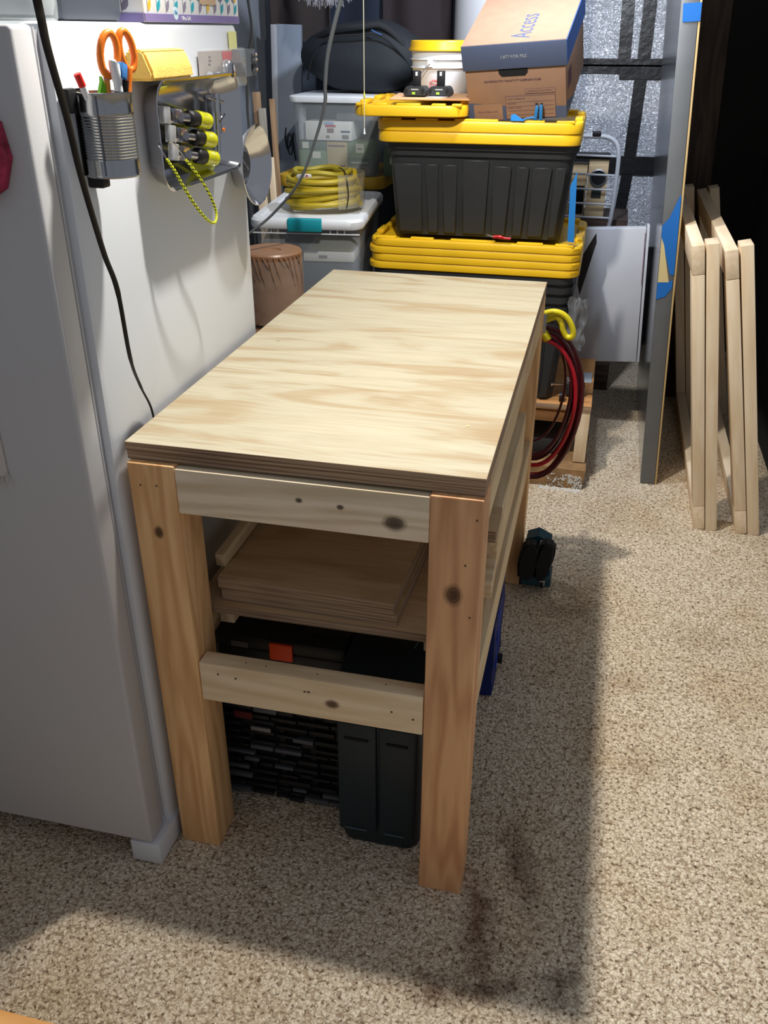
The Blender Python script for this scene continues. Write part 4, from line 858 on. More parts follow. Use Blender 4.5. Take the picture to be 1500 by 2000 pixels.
def gbox(x0, x1, z0, z1, m, lb, label_rect=None, yy=2.525, depth=0.12, marks=()):
    t = thing('product_box', lb, 'box', ((x0 + x1) / 2, yy, z0))
    wbox('carton', x0, x1, yy, yy + depth, z0, z1, m, t, bev=0.001)
    if label_rect:
        a, b, c, d, mm = label_rect
        wbox('box_label', a, b, yy - 0.0008, yy + 0.0004, c, d, mm, t)
    for (a, b, c, d, mm) in marks: wbox('print_mark', a, b, yy - 0.0016, yy - 0.0006, c, d, mm, t)
    return t
gbox(-0.512, -0.395, 1.012, 1.105, M_GBOX, 'green box at the lower left inside the tall clear bin', (-0.455, -0.42, 1.075, 1.10, M_LBL))
gbox(-0.512, -0.395, 1.106, 1.140, M_GBOX2, 'flat green box with a pale square, on the lower left box in the clear bin', (-0.497, -0.470, 1.112, 1.136, M_LBL))
gbox(-0.393, -0.306, 1.012, 1.140, mat('tan_packet', '9c8c5c', 0.7), 'tan packet with a dark red label in the middle of the tall clear bin', (-0.385, -0.315, 1.012, 1.050, mat('maroon_label', '5a3236', 0.7)), marks=((-0.385, -0.315, 1.122, 1.127, M_INKB), (-0.37, -0.33, 1.028, 1.033, M_LBL)))
gbox(-0.304, -0.202, 1.078, 1.140, M_GBOX, 'green box with a pale square label, upper right inside the clear bin', (-0.270, -0.236, 1.100, 1.135, M_LBL), marks=((-0.262, -0.243, 1.112, 1.117, M_GBOX2),))
gbox(-0.304, -0.202, 1.012, 1.076, M_GBOX2, 'dark green box with a picture label, lower right inside the clear bin', (-0.300, -0.21, 1.014, 1.048, mat('photo_label', '7c7468', 0.7)), marks=((-0.290, -0.22, 1.060, 1.064, M_LBL), (-0.275, -0.235, 1.020, 1.040, mat('photo_dark', '3f3a38', 0.7))))
wc = gbox(-0.480, -0.285, 1.1445, 1.215, mat('carton_offwhite', 'cbc9c0', 0.7), 'off-white carton with red emblem and bar code on the green boxes', None, yy=2.520, marks=((-0.395, -0.352, 1.195, 1.203, mat('emblem_red', 'a8484a', 0.7)), (-0.388, -0.360, 1.174, 1.190, mat('emblem_brown', '7a5a56', 0.7)), (-0.330, -0.292, 1.176, 1.182, mat('navy_print', '39415a', 0.7)), (-0.325, -0.298, 1.152, 1.166, mat('code_dark', '6b6d60', 0.7)), (-0.393, -0.378, 1.154, 1.163, mat('code_dark', '6b6d60', 0.7)), (-0.40, -0.36, 1.2035, 1.2145, mat('pale_blue', '8fa3bd', 0.7))))
o = add('clear_bottle', cyl_m(0.017, 0.017, 0.12, 20), clear_mat('bottle_clear', 'c3c8cc', 0.4), W=T(-0.500, 2.545, 1.1445)); tag(o, 'clear bottle standing left of the off-white carton in the clear bin', 'bottle')
o = gbox(-0.155, -0.085, 1.012, 1.115, M_GBOX2, 'dark green box right of the tall clear bin, behind the black tote', (-0.128, -0.108, 1.06, 1.085, M_LBL), yy=2.53)
o = gbox(-0.145, -0.07, 1.012, 1.20, mat('olive_carton', '4d5642', 0.7), 'tall dull olive carton at the right end of the clear bin', None, yy=2.68, depth=0.14)
o = wbox('foam_piece', -0.36, -0.16, 2.55, 2.68, 1.2160, 1.246, mat('grey_foam', '6a6c70', 0.9, bump=1, bscale=60), None, bev=0.01); tag(o, 'grey foam lump lying on the off-white carton', 'foam')

# black bag on the bins
bag = thing('duffel_bag', 'large dark navy duffel bag slumped on the clear bin and tote', 'bag', (-0.28, 2.75, 1.31))
V = []; F = []; nu, nv = 40, 24
for i in range(nu):
    for j in range(nv + 1):
        a = 2 * pi * i / nu; b_ = -pi / 2 + pi * j / nv
        def se(c, e): return math.copysign(abs(c) ** e, c)
        x = 0.262 * se(cos(b_), 0.7) * se(cos(a), 0.75); y = 0.16 * se(cos(b_), 0.7) * se(sin(a), 0.75); zz = 0.132 * se(sin(b_), 0.9)
        zz *= 1.0 - 0.22 * (x / 0.262) ** 2
        n = mnoise.noise_vector(Vector((x * 7, y * 7, zz * 7))) * 0.014
        V.append((x + n.x, y + n.y, zz + n.z + 0.132))
for i in range(nu):
    for j in range(nv): a = i * (nv + 1) + j; b_ = ((i + 1) % nu) * (nv + 1) + j; F.append((a, b_, b_ + 1, a + 1))
M_NAVY = mat('navy_nylon', '161b22', 0.75, bump=0.4, bscale=120, var=0.2, vscale=6)
add('bag_body', (V, F), M_NAVY, bag)
add('strap', tube_m([(-0.18, -0.10, 0.20), (-0.10, -0.15, 0.232), (0.02, -0.155, 0.243), (0.10, -0.14, 0.245), (0.18, -0.12, 0.18), (0.235, -0.10, 0.07)], 0.011, 8, smooth=6, flat=(0, 0, 1)), mat('strap_black', '15181c', 0.8), bag)
add('seam_piping', tube_m([(-0.23, -0.08, 0.05), (-0.19, -0.14, 0.13), (-0.12, -0.165, 0.20), (0.0, -0.17, 0.212), (0.10, -0.165, 0.21), (0.19, -0.13, 0.13), (0.235, -0.07, 0.04)], 0.004, 6, smooth=6), mat('strap_black', '15181c', 0.8), bag)
add('logo_mark', box_m(0.045, 0.002, 0.004), mat('logo_blue', '35598f', 0.6), bag, local=T(0.085, -0.172, 0.222) @ Ry(0.42))
# hanging cloth behind
def cloth(name, lb, cat, x0, x1, y, z0, z1, m, amp=0.03, fr_=9, grp=None):
    V = []; F = []; nx, nz = 30, 16
    for i in range(nx):
        for j in range(nz):
            u, v = i / (nx - 1), j / (nz - 1)
            V.append((x0 + (x1 - x0) * u, y + amp * sin(u * fr_ + v) + 0.5 * amp * mnoise.noise(Vector((u * 5, v * 4, y))), z0 + (z1 - z0) * v + 0.02 * sin(u * 6) * (1 - v)))
    for i in range(nx - 1):
        for j in range(nz - 1): a = i * nz + j; F.append((a, a + nz, a + nz + 1, a + 1))
    o = add(name, (V, F), m); o.modifiers.new('s', 'SOLIDIFY').thickness = 0.006; tag(o, lb, cat); return o
cloth('blanket', 'navy blue blanket hanging behind the duffel bag', 'blanket', -0.60, 0.02, 3.20, 1.15, 1.95, mat('navy_blanket', '262d3d', 0.95, bump=0.3, bscale=80), 0.04)
cloth('coat', 'dark brown coat hanging beside the white board at the far left', 'coat', -0.80, -0.52, 3.05, 1.50, 2.0, mat('brown_cloth', '3a3230', 0.95), 0.03)
cloth('blanket', 'dark plum brown blanket hanging left of the white cylinder', 'blanket', -0.30, 0.01, 3.10, 1.30, 1.95, mat('plum_cloth', '2e2628', 0.95), 0.03)
cloth('tarpaulin', 'grey tarpaulin hanging low behind the clear bin at far left', 'tarpaulin', -0.80, -0.30, 3.30, 0.7, 1.65, mat('grey_tarp', '4a525c', 0.8), 0.02)
# grey fur piece at the top edge
fur = []
random.seed(11)
for k in range(900):
    x = random.uniform(-0.47, -0.27); z_ = 1.632 + 0.03 * ((x + 0.37) / 0.1) ** 2 + random.uniform(0, 0.12); y = 2.50 + random.uniform(-0.02, 0.02)
    dx = random.uniform(-0.012, 0.016); L_ = random.uniform(0.02, 0.045)
    fur.append(tube_m([(x, y, z_ + 0.012), (x + dx * 0.5, y - 0.012, z_), (x + dx, y - 0.012, z_ - L_ * 0.6)], [0.0022, 0.0012], 4))
ft = thing('faux_fur', 'tuft of pale grey fur hanging at the top above the duffel bag', 'fur', (-0.37, 2.50, 1.60))
o = add('pile', join(*fur), mat('grey_fur', '8f8f97', 0.95), ft, W=I()); o['kind'] = 'stuff'
add('backing', box_m(0.19, 0.03, 0.13, 0.01), mat('grey_fur', '8f8f97', 0.95), ft, W=T(-0.37, 2.512, 1.74))

# boards leaning on the left wall
wb = thing('white_board', 'bluish white board leaning upright behind the refrigerator with black scribbles near its foot', 'board', (-0.63, 2.75, 0.6))
add('panel', box_m(0.112, 0.025, 1.06, 0.002), mat('board_bluegrey', '8d96a3', 0.6, var=0.08, vscale=5), wb, W=T(-0.708, 3.0, 1.032) @ Ry(0.03))
add('board_edge', box_m(0.026, 0.028, 1.06, 0.002), mat('board_edge_pale', 'b4b7bd', 0.6), wb, W=T(-0.776, 2.995, 1.032) @ Ry(0.03))
M_SCR = mat('scribble_black', '17181c', 0.6)
add('scribble', tube_m([(-0.625 + 0.013 * cos(a), 2.982, 1.10 + 0.045 * sin(a)) for a in [2 * pi * k / 16 for k in range(16)]], 0.0022, 6, closed=True), M_SCR, wb, W=T(-0.083, 0, -0.025))
add('scribble', tube_m([(-0.640, 2.981, 1.17), (-0.646, 2.981, 1.13), (-0.640, 2.981, 1.08)], 0.003, 6, smooth=4), M_SCR, wb, W=T(-0.083, 0, -0.025))
add('scribble', tube_m([(-0.606, 2.981, 1.15), (-0.610, 2.981, 1.11), (-0.600, 2.981, 1.03)], 0.003, 6, smooth=4), M_SCR, wb, W=T(-0.083, 0, -0.025))
add('scribble', tube_m([(-0.632, 2.981, 1.08), (-0.618, 2.981, 1.12), (-0.622, 2.981, 1.09)], 0.002, 6, smooth=4), M_SCR, wb, W=T(-0.083, 0, -0.025))
M_SLAT = pine('slat_wood', 'a88a6c', '8e7054'); M_SLAT2 = pine('slat_grey', 'a8a296', '8e887c')
for (x, zt, ww, mm, lb, yy) in ((-0.645, 1.325, 0.030, M_SLAT, 'leftmost brown wooden slat leaning behind the refrigerator', 2.42), (-0.618, 1.268, 0.030, M_SLAT2, 'greyish slat second from left behind the refrigerator', 2.40),
                               (-0.588, 1.30, 0.022, M_SLAT, 'tall reddish slat third from left, against the white board', 2.44), (-0.585, 1.09, 0.024, M_FRAMEWOOD, 'short pale slat furthest right behind the steel dish', 2.38), (-0.625, 1.065, 0.036, M_FRAMEWOOD, 'short pale pine slat with knots low behind the steel dish', 2.36)):
    o = beam('wood_slat', (x + 0.035, yy - 0.02, 0.0), (x, yy, zt), ww, 0.012, mm, up=(1, 0, 0), bev=0.001); tag(o, lb, 'slat', 'wooden slats behind the refrigerator')

# hanging cables and pull string
o = add('hanging_cable', tube_m([(0.0, 1.5, 1.70), (-0.033, 1.5, 1.613), (-0.072, 1.5, 1.487), (-0.084, 1.5, 1.40), (-0.086, 1.5, 1.354), (-0.112, 1.5, 1.271), (-0.165, 1.48, 1.140), (-0.245, 1.46, 1.047), (-0.30, 1.42, 1.00), (-0.345, 1.38, 0.97), (-0.42, 1.30, 0.96)], [0.0062, 0.0062, 0.0058, 0.0052, 0.0045, 0.004, 0.004, 0.004, 0.004, 0.004], 10, smooth=8), mat('grey_cable', '4f5356', 0.35)); tag(o, 'dark grey cable sagging from above down to the rear of the refrigerator', 'cable')
o = add('power_cord', tube_m([(-0.035, 0.78, 1.66), (-0.029, 0.78, 1.594), (-0.025, 0.78, 1.538), (-0.037, 0.78, 1.49), (-0.043, 0.78, 1.44), (-0.046, 0.78, 1.39), (-0.05, 0.78, 1.30), (-0.09, 0.77, 1.1)], 0.0032, 10, smooth=8), mat('grey_cable', '4f5356', 0.35)); tag(o, 'grey cord hanging straight down behind the refrigerator rear edge', 'cord')
ps = thing('pull_string', 'thin white pull string with a small bell end hanging above the loose yellow lid', 'string', (-0.058, 1.85, 1.25))
add('string', tube_m([(-0.0585, 1.85, 1.75), (-0.058, 1.85, 1.348), (-0.0585, 1.85, 1.25)], 0.0013, 6), mat('string_pale', 'c9c6a8', 0.7), ps, W=I())
add('pull_bell', lathe_m([(0.0, 0.018), (0.0018, 0.018), (0.003, 0.004), (0.0042, 0.0), (0.0, 0.0)], 14), M_WHITEP, ps, W=T(-0.0585, 1.85, 1.238))
add('knot', lathe_m([(0.0, 0.022), (0.0015, 0.02), (0.0038, 0.005), (0.003, 0.0), (0.0, 0.0)], 12), mat('knot_yellow', 'c6bf5a', 0.6), ps, W=T(-0.058, 1.85, 1.345))
# white cylinder (tank)
tk = thing('water_tank', 'white cylindrical tank behind the yellow lidded bucket', 'tank', (0.275, 3.05, 0))
add('tank_body', lathe_m([(0.0, 0.02), (0.24, 0.02), (0.24, 1.95), (0.0, 2.0)], 56), mat('tank_white', 'c3c5ca', 0.45), tk)
add('tank_base', lathe_m([(0.0, 0.0), (0.22, 0.0), (0.22, 0.02), (0.0, 0.02)], 40), M_BLACKR, tk)

# ------------------------------------------------------------------ foil faced back wall with black tape
def foil_mat():
    m = bpy.data.materials.new('foil'); m.use_nodes = True; nt = m.node_tree; N = nt.nodes; L = nt.links; b = N['Principled BSDF']
    b.inputs['Base Color'].default_value = (0.90, 0.93, 1.0, 1); b.inputs['Metallic'].default_value = 0.6; b.inputs['Roughness'].default_value = 0.30
    tc = N.new('ShaderNodeTexCoord'); n = N.new('ShaderNodeTexNoise'); n.inputs['Scale'].default_value = 60; n.inputs['Detail'].default_value = 4; n.inputs['Distortion'].default_value = 2.2; L.new(tc.outputs['Object'], n.inputs['Vector'])
    bp = N.new('ShaderNodeBump'); bp.inputs['Strength'].default_value = 1.0; bp.inputs['Distance'].default_value = 0.012; L.new(n.outputs['Fac'], bp.inputs['Height']); L.new(bp.outputs['Normal'], b.inputs['Normal'])
    return m
M_FOIL = foil_mat(); M_BTAPE = mat('black_duct_tape', '1c1d20', 0.35, bump=1.0, bscale=35)
fw = thing('foil_insulation', 'silver foil insulation sheets joined with black tape on the back wall', 'insulation', (0.8, 3.7, 0))
for (x0, x1, z0, z1) in ((0.42, 0.745, 1.40, 2.1), (0.75, 0.84, 1.40, 2.1), (0.845, 1.00, 1.40, 2.1), (0.42, 0.845, 0.965, 1.375), (0.85, 1.00, 0.965, 1.36), (0.42, 1.00, 0.55, 0.93)):
    V = []; F = []; nx, nz = max(6, int((x1 - x0) / 0.02)), max(8, int((z1 - z0) / 0.02))
    for i in range(nx):
        for j in range(nz):
            u, v = x0 + (x1 - x0) * i / (nx - 1), z0 + (z1 - z0) * j / (nz - 1)
            V.append((u, 3.68 + 0.006 * mnoise.noise(Vector((u * 14, v * 14, 0))), v))
    for i in range(nx - 1):
        for j in range(nz - 1): a = i * nz + j; F.append((a, a + nz, a + nz + 1, a + 1))
    o = add('foil_sheet', (V, F), M_FOIL, fw, W=I()); o.modifiers.new('s', 'SOLIDIFY').thickness = 0.012; o.modifiers['s'].offset = -1
def tape(p0, p1, wd, y=3.661):
    p0 = Vector((p0[0], y, p0[1])); p1 = Vector((p1[0], y, p1[1])); n = 14; V = []; F = []
    d = (p1 - p0).normalized(); s = Vector((-d.z, 0, d.x))
    for i in range(n + 1):
        c = p0 + (p1 - p0) * i / n
        for k in (-1, 0, 1): V.append(c + s * (wd / 2) * k + Vector((0, -0.003 * abs(mnoise.noise(c * 20 + Vector((k, 0, 0)))), 0)))
    for i in range(n):
        for k in range(2): a = i * 3 + k; F.append((a, a + 1, a + 4, a + 3))
    o = add('tape_strip', (V, F), M_BTAPE, fw, W=I()); o.modifiers.new('s', 'SOLIDIFY').thickness = 0.0015
def BX(x): return x
tape((0.755, 1.40), (0.742, 1.72), 0.058); tape((0.845, 1.40), (0.842, 1.72), 0.060)
tape((0.42, 1.410), (1.0, 1.410), 0.026, 3.659); tape((0.42, 1.374), (1.0, 1.374), 0.030, 3.6575); tape((0.74, 1.36), (1.0, 1.36), 0.05, 3.656)
tape((0.842, 1.345), (0.835, 0.93), 0.058); tape((0.42, 0.948), (1.0, 0.948), 0.085, 3.657)
tape((0.835, 0.93), (0.822, 0.735), 0.055)

# white wire rack
rk = thing('wire_rack', 'white tubular wire rack with a black foot cap, in front of the foil wall', 'rack', (0.65, 2.95, 0.75))
M_WR = mat('rack_white', 'b9bcc2', 0.4)
sp_ = [(0.70, 2.95, 0.0), (0.762, 2.95, 0.70), (0.774, 2.94, 0.82), (0.778, 2.93, 0.98), (0.775, 2.92, 1.08), (0.758, 2.92, 1.125), (0.72, 2.92, 1.146), (0.66, 2.92, 1.148), (0.53, 2.92, 1.148)]
add('frame_tube', tube_m(sp_, 0.0095, 10, smooth=6), M_WR, rk, W=I())
for z_, x1 in ((1.068, 0.775), (0.992, 0.776), (0.932, 0.775), (0.872, 0.773), (0.815, 0.771)):
    add('rung', tube_m([(0.53, 2.93, z_ + 0.004), (x1, 2.94, z_)], 0.0045, 8), M_WR, rk, W=I())
add('foot_cap', box_m(0.036, 0.03, 0.018, 0.004), M_BLACKR, rk, W=T(0.676, 2.92, 1.158))
jb = thing('wooden_box', 'small plywood box with a round steel ringed port behind the wire rack', 'wooden box', (0.70, 3.05, 0.80))
wbox('carcass', 0.655, 0.740, 3.03, 3.13, 0.80, 1.045, M_PINE, jb, bev=0.002)
add('port_ring', lathe_m([(0.034, 0.0), (0.038, 0.006), (0.032, 0.008), (0.029, 0.0)], 32, closed=True), M_GALV, jb, W=T(0.700, 3.0295, 0.968) @ Rx(pi / 2))
add('port_hole', cyl_m(0.030, 0.030, 0.002, 28), M_DARKIN, jb, W=T(0.700, 3.0295, 0.968) @ Rx(pi / 2))
add('latch_plate', box_m(0.042, 0.004, 0.04), mat('latch_dark', '2c322e', 0.6), jb, W=T(0.698, 3.0275, 0.905))
jb2 = thing('wooden_box', 'pale wooden block behind the wire rack, left of the ringed box', 'wooden box', (0.60, 3.05, 0.80))
wbox('carcass', 0.54, 0.650, 3.05, 3.13, 0.80, 1.02, M_PINE, jb2, bev=0.002)
wbox('opening', 0.585, 0.645, 3.047, 3.052, 0.81, 0.93, M_DARKIN, jb2)
o = wbox('black_tray', 0.54, 0.742, 3.02, 3.14, 1.0465, 1.062, M_BLACKR, None, bev=0.002); tag(o, 'flat black tray on top of the two wooden boxes behind the rack', 'tray')
shb = wbox('shelf_board', 0.535, 0.85, 3.0, 3.3, 0.0, 0.798, M_DARKWOOD, None); tag(shb, 'dark cabinet under the wooden boxes behind the rack', 'cabinet')

# flat white box standing on the platform
fw2 = thing('flat_carton', 'large flat white carton standing upright between the totes and the steel panel', 'carton', (0.78, 2.42, 0.3145))
Wc = T(0.945, 2.505, 0.3145) @ Ry(radians(-3.4))
M_WC = mat('carton_white_matte', 'b7b8bd', 0.7, var=0.05, vscale=4)
add('carton_body', box_m(0.335, 0.055, 0.545, 0.002, c=(-0.1695, 0.03, 0.2725)), M_WC, fw2, W=Wc)
add('side_flap', box_m(0.010, 0.058, 0.553, 0.001, c=(0.006, 0.031, 0.2765)), M_WC, fw2, W=Wc)
add('edge_print', box_m(0.0015, 0.006, 0.20, c=(-0.006, -0.0005, 0.43)), mat('pink_print', 'b08a92', 0.7), fw2, W=Wc)
o = add('black_bracket', prism_m([(0, 0), (0.012, -0.04), (0.055, 0.165), (0.05, 0.20), (0.0, 0.10)], 0.01), M_BLACKR, W=frame((0.672, 2.36, 0.66), (1, 0, 0), (0, 0, 1))); tag(o, 'pointed black plate leaning against the flat white carton', 'plate')

# ------------------------------------------------------------------ steel faced door panel
sd = thing('steel_door', 'steel faced door panel standing on edge with blue tape patches and a pale core edge', 'door panel', (1.0, 2.6, 0))
def steel_mat():
    m = bpy.data.materials.new('brushed_steel'); m.use_nodes = True; nt = m.node_tree; N = nt.nodes; L = nt.links; b = N['Principled BSDF']
    b.inputs['Metallic'].default_value = 0.9; b.inputs['Roughness'].default_value = 0.17; b.inputs['Base Color'].default_value = lin('8b9096')
    tc = N.new('ShaderNodeTexCoord'); mp = N.new('ShaderNodeMapping'); mp.inputs['Scale'].default_value = (20, 14, 0.8); L.new(tc.outputs['Object'], mp.inputs['Vector'])
    n = N.new('ShaderNodeTexNoise'); n.inputs['Scale'].default_value = 2.5; n.inputs['Detail'].default_value = 5; L.new(mp.outputs['Vector'], n.inputs['Vector'])
    r = N.new('ShaderNodeValToRGB'); r.color_ramp.elements[0].color = lin('6b7077'); r.color_ramp.elements[1].color = lin('a7acb2'); r.color_ramp.elements[0].position = 0.3; r.color_ramp.elements[1].position = 0.7
    L.new(n.outputs['Fac'], r.inputs['Fac']); L.new(r.outputs['Color'], b.inputs['Base Color'])
    bp = N.new('ShaderNodeBump'); bp.inputs['Strength'].default_value = 0.05; bp.inputs['Distance'].default_value = 0.003; L.new(n.outputs['Fac'], bp.inputs['Height']); L.new(bp.outputs['Normal'], b.inputs['Normal'])
    return m
M_STEEL = steel_mat(); M_EDGE = mat('steel_edge_paint', '6e7174', 0.5, metal=0.3, var=0.08)
LEAN = math.atan2(-0.097, 1.62)
Wp = T(0.994, 2.0, 0.0) @ Ry(LEAN)
HT = 2.0
add('steel_face', box_m(0.004, 1.10, HT, c=(0.002, 0.552, HT / 2)), M_STEEL, sd, W=Wp)
add('steel_edge', box_m(0.0525, 0.010, HT, 0.001, c=(0.0265, 0.0, HT / 2)), M_EDGE, sd, W=Wp)
add('panel_core', box_m(0.046, 1.09, HT - 0.01, c=(0.028, 0.555, HT / 2)), mat('foam_core', '8a7c5c', 0.9), sd, W=Wp)
add('wood_edge', box_m(0.0065, 1.10, HT + 0.004, 0.001, c=(0.0575, 0.546, HT / 2)), mat('tan_core', 'c8ab78', 0.8), sd, W=Wp)
def edge_patch(name, poly, m, lift=0.0006):
    return add(name, prism_m(poly, 0.0007), m, sd, W=Wp @ frame((0, -0.0055 - lift, 0), (1, 0, 0), (0, 0, 1)), smooth=False)
edge_patch('blue_tape', [(0.008, 1.565), (0.060, 1.565), (0.060, 1.615), (0.006, 1.615)], M_TAPEB, 0.001)
edge_patch('blue_tape', [(0.0005, 0.965), (0.022, 0.99), (0.050, 1.06), (0.053, 1.06), (0.053, 0.80), (0.040, 0.80), (0.0005, 0.93)], M_TAPEB, 0.001)
edge_patch('exposed_core', [(0.0015, 0.925), (0.012, 0.90), (0.038, 0.775), (0.0015, 0.775)], mat('core_yellow', 'cdbb88', 0.9), 0.0015)
edge_patch('blue_tape', [(0.0005, 0.775), (0.050, 0.780), (0.050, 0.755), (0.030, 0.725), (0.0005, 0.715)], M_TAPEB, 0.001)
o = add('screw_hook', tube_m([(-0.012, -0.004, 0.88), (0.004, -0.006, 0.88)], 0.0018, 8), M_CHROME, sd, W=Wp)
ds = thing('dark_stud', 'dark stained upright stud behind the steel door panel', 'stud', (1.1, 3.0, 0))
beam('stud', (1.150, 3.0, 0.0), (1.060, 3.0, 2.0), 0.13, 0.04, M_DARKWOOD, ds, up=(1, 0, 0))

# ------------------------------------------------------------------ lumber frames on the right
def lumber_frame(xb, xt, ztop, label, near_full, y0=1.67, y1=2.89, fw_=0.038):
    t = thing('stud_frame', label, 'frame', (xb, (y0 + y1) / 2, 0), group='pine stud frames leaning at the right')
    def px(z_): return xb + (xt - xb) * z_ / ztop
    W2 = 0.089
    def member(nm, a, b, along_y):
        beam(nm, a, b, W2 if along_y else 0.038, 0.038 if along_y else 0.089, M_FRAMEWOOD, t, up=(0, 0, 1) if along_y else (1, 0, 0), bev=0.002)
    zr = W2 / 2
    if near_full:
        za, zb, yr0, yr1 = 0.0, ztop, y0 + 0.090, y1 - 0.090
    else:
        za, zb, yr0, yr1 = W2 + 0.0005, ztop - W2 - 0.0005, y0, y1
    for yy in (y0 + 0.0445, y1 - 0.0445):
        beam('stud', (px(za), yy, za), (px(zb), yy, zb), 0.038, 0.089, M_FRAMEWOOD, t, up=(1, 0, 0), bev=0.002)
    lean_up = Vector((xt - xb, 0, ztop)).normalized()
    for z_ in (zr, ztop - zr):
        beam('plate', (px(z_), yr0, z_), (px(z_), yr1, z_), W2, 0.038, M_FRAMEWOOD, t, up=tuple(lean_up), bev=0.002)
    return t
def add_outer(t, xb, xt, ztop, y0=1.67, y1=2.89):
    for yy in (y0 + 0.0445, y1 - 0.0445):
        beam('outer_stud', (xb, yy, 0.0), (xt, yy, ztop), 0.038, 0.089, M_FRAMEWOOD, t, up=(1, 0, 0), bev=0.002)
fa = lumber_frame(1.189, 1.030, 0.968, 'left one of two pine stud frames leaning at the right, next to the steel door', False)
add_outer(fa, 1.230, 1.072, 0.975)
fb_ = lumber_frame(1.330, 1.128, 0.960, 'right one of two pine stud frames leaning at the right, against the dark wall', False)
add_outer(fb_, 1.371, 1.170, 0.975)

# ------------------------------------------------------------------ red air hose / cable coil on the bench corner
rc = thing('cable_coil', 'coil of dark red and black cable hanging from the rear right corner of the workbench', 'cable coil', (0.62, 1.32, 0.55))
hooks = []
M_RED = mat('cable_red', 'b01528', 0.28); M_MAR = mat('cable_maroon', '4a0d18', 0.25)
random.seed(5)
for k in range(9):
    a_, b_ = 0.128 - 0.004 * k + random.uniform(-0.006, 0.004), 0.235 - 0.006 * k + random.uniform(-0.008, 0.008)
    cx, cz = 0.607 + random.uniform(-0.006, 0.006), 0.545 + random.uniform(-0.012, 0.012) + 0.004 * k
    if k == 8: a_, b_, cx, cz = 0.085, 0.17, 0.60, 0.60
    P = [(cx + a_ * cos(t_) * (1 + 0.05 * sin(t_ * 2)), 1.300 + 0.0065 * (k % 5) + 0.004 * sin(t_ + k), cz + b_ * sin(t_)) for t_ in [2 * pi * q / 40 for q in range(40)]]
    add('cable', tube_m(P, 0.0062 if k != 8 else 0.004, 8, closed=True), M_RED if k in (2, 5) else (M_BLACKR if k == 3 else M_MAR), rc, W=I())
M_YST = mat('strap_yellow', 'd8c91e', 0.5)
add('strap_loop', tube_m([(0.596, 1.29, 0.825), (0.612, 1.285, 0.838), (0.637, 1.28, 0.845), (0.662, 1.28, 0.838), (0.682, 1.28, 0.818), (0.694, 1.28, 0.790), (0.690, 1.28, 0.775), (0.676, 1.285, 0.775), (0.665, 1.285, 0.792), (0.657, 1.285, 0.815), (0.640, 1.29, 0.827), (0.60, 1.295, 0.808)], 0.0085, 10, smooth=6), M_YST, rc, W=I())
add('strap_band', tube_m([(0.604, 1.300, 0.782), (0.614, 1.30, 0.772), (0.624, 1.30, 0.757)], 0.0125, 10, smooth=4), M_YST, rc, W=I())
o = thing('coil_hook', 'grey metal hook screwed to the workbench corner holding the red cable coil', 'hook', (0.6, 1.28, 0.80))
add('plate', box_m(0.035, 0.006, 0.055, 0.001), M_GALV, o, W=T(0.600, 1.2585, 0.815))
add('hook_arm', tube_m([(0.60, 1.262, 0.80), (0.60, 1.30, 0.793), (0.60, 1.345, 0.797), (0.60, 1.352, 0.815)], 0.005, 8, smooth=4), M_GALV, o, W=I())

# ------------------------------------------------------------------ under the bench
M_TB = mat('toolbox_black', '191a1c', 0.5, var=0.15)
tbx = thing('toolbox', 'black plastic toolbox with an orange latch on the slatted crate under the bench', 'toolbox', (0.2, 0.3, 0.315), -0.02)
wbox('box_body', 0.050, 0.330, 0.16, 0.46, 0.316, 0.405, M_TB, tbx, bev=0.008)
wbox('box_lid', 0.047, 0.3315, 0.155, 0.464, 0.4055, 0.440, M_TB, tbx, bev=0.010)
wbox('orange_latch', 0.170, 0.220, 0.148, 0.156, 0.395, 0.436, mat('latch_orange', 'd8481c', 0.45), tbx, bev=0.003)
wbox('grey_label', 0.085, 0.122, 0.1535, 0.156, 0.412, 0.426, mat('label_dull', '4a4a48', 0.7), tbx)
wbox('lid_recess', 0.235, 0.325, 0.20, 0.42, 0.4395, 0.4415, mat('recess_dark', '2e2c2b', 0.6), tbx)
cr = thing('lattice_crate', 'black slatted plastic crate of stacked racks standing under the bench', 'crate', (0.19, 0.3, 0))
random.seed(9)
for k in range(13):
    z_ = 0.010 + k * 0.0225
    xa = 0.055
    while xa < 0.315:
        xw = min(random.uniform(0.03, 0.08), 0.322 - xa); dz_ = random.uniform(-0.004, 0.004)
        wbox('crate_slat', xa, xa + xw - 0.004, 0.139 + random.uniform(0, 0.006), 0.152, z_ + dz_, z_ + dz_ + random.uniform(0.006, 0.012), M_TB if random.random() > 0.12 else mat('crate_bright', '55585c', 0.4), cr, bev=0.0015)
        xa += xw
for x in (0.057, 0.115, 0.185, 0.255, 0.312):
    wbox('crate_upright', x - 0.005, x + 0.007, 0.150, 0.16, 0.004, 0.306, M_TB, cr)
wbox('crate_body', 0.058, 0.320, 0.165, 0.46, 0.002, 0.300, M_DARKIN, cr, bev=0.004)
wbox('crate_rim', 0.052, 0.325, 0.134, 0.466, 0.300, 0.3145, M_TB, cr, bev=0.004)
wbox('metal_part', 0.12, 0.165, 0.1355, 0.1395, 0.206, 0.216, M_GALV, cr); wbox('metal_part', 0.215, 0.26, 0.1355, 0.1395, 0.190, 0.200, mat('dull_metal', '55585a', 0.5), cr)
wbox('red_part', 0.085, 0.125, 0.1355, 0.1395, 0.235, 0.252, mat('dull_red', '5a1c1c', 0.6), cr)
dc = thing('storage_case', 'tall dark teal plastic case with rounded corners under the bench, behind the right leg', 'case', (0.42, 0.3, 0))
M_TEAL = mat('case_teal', '15242c', 0.45, var=0.2, vscale=5)
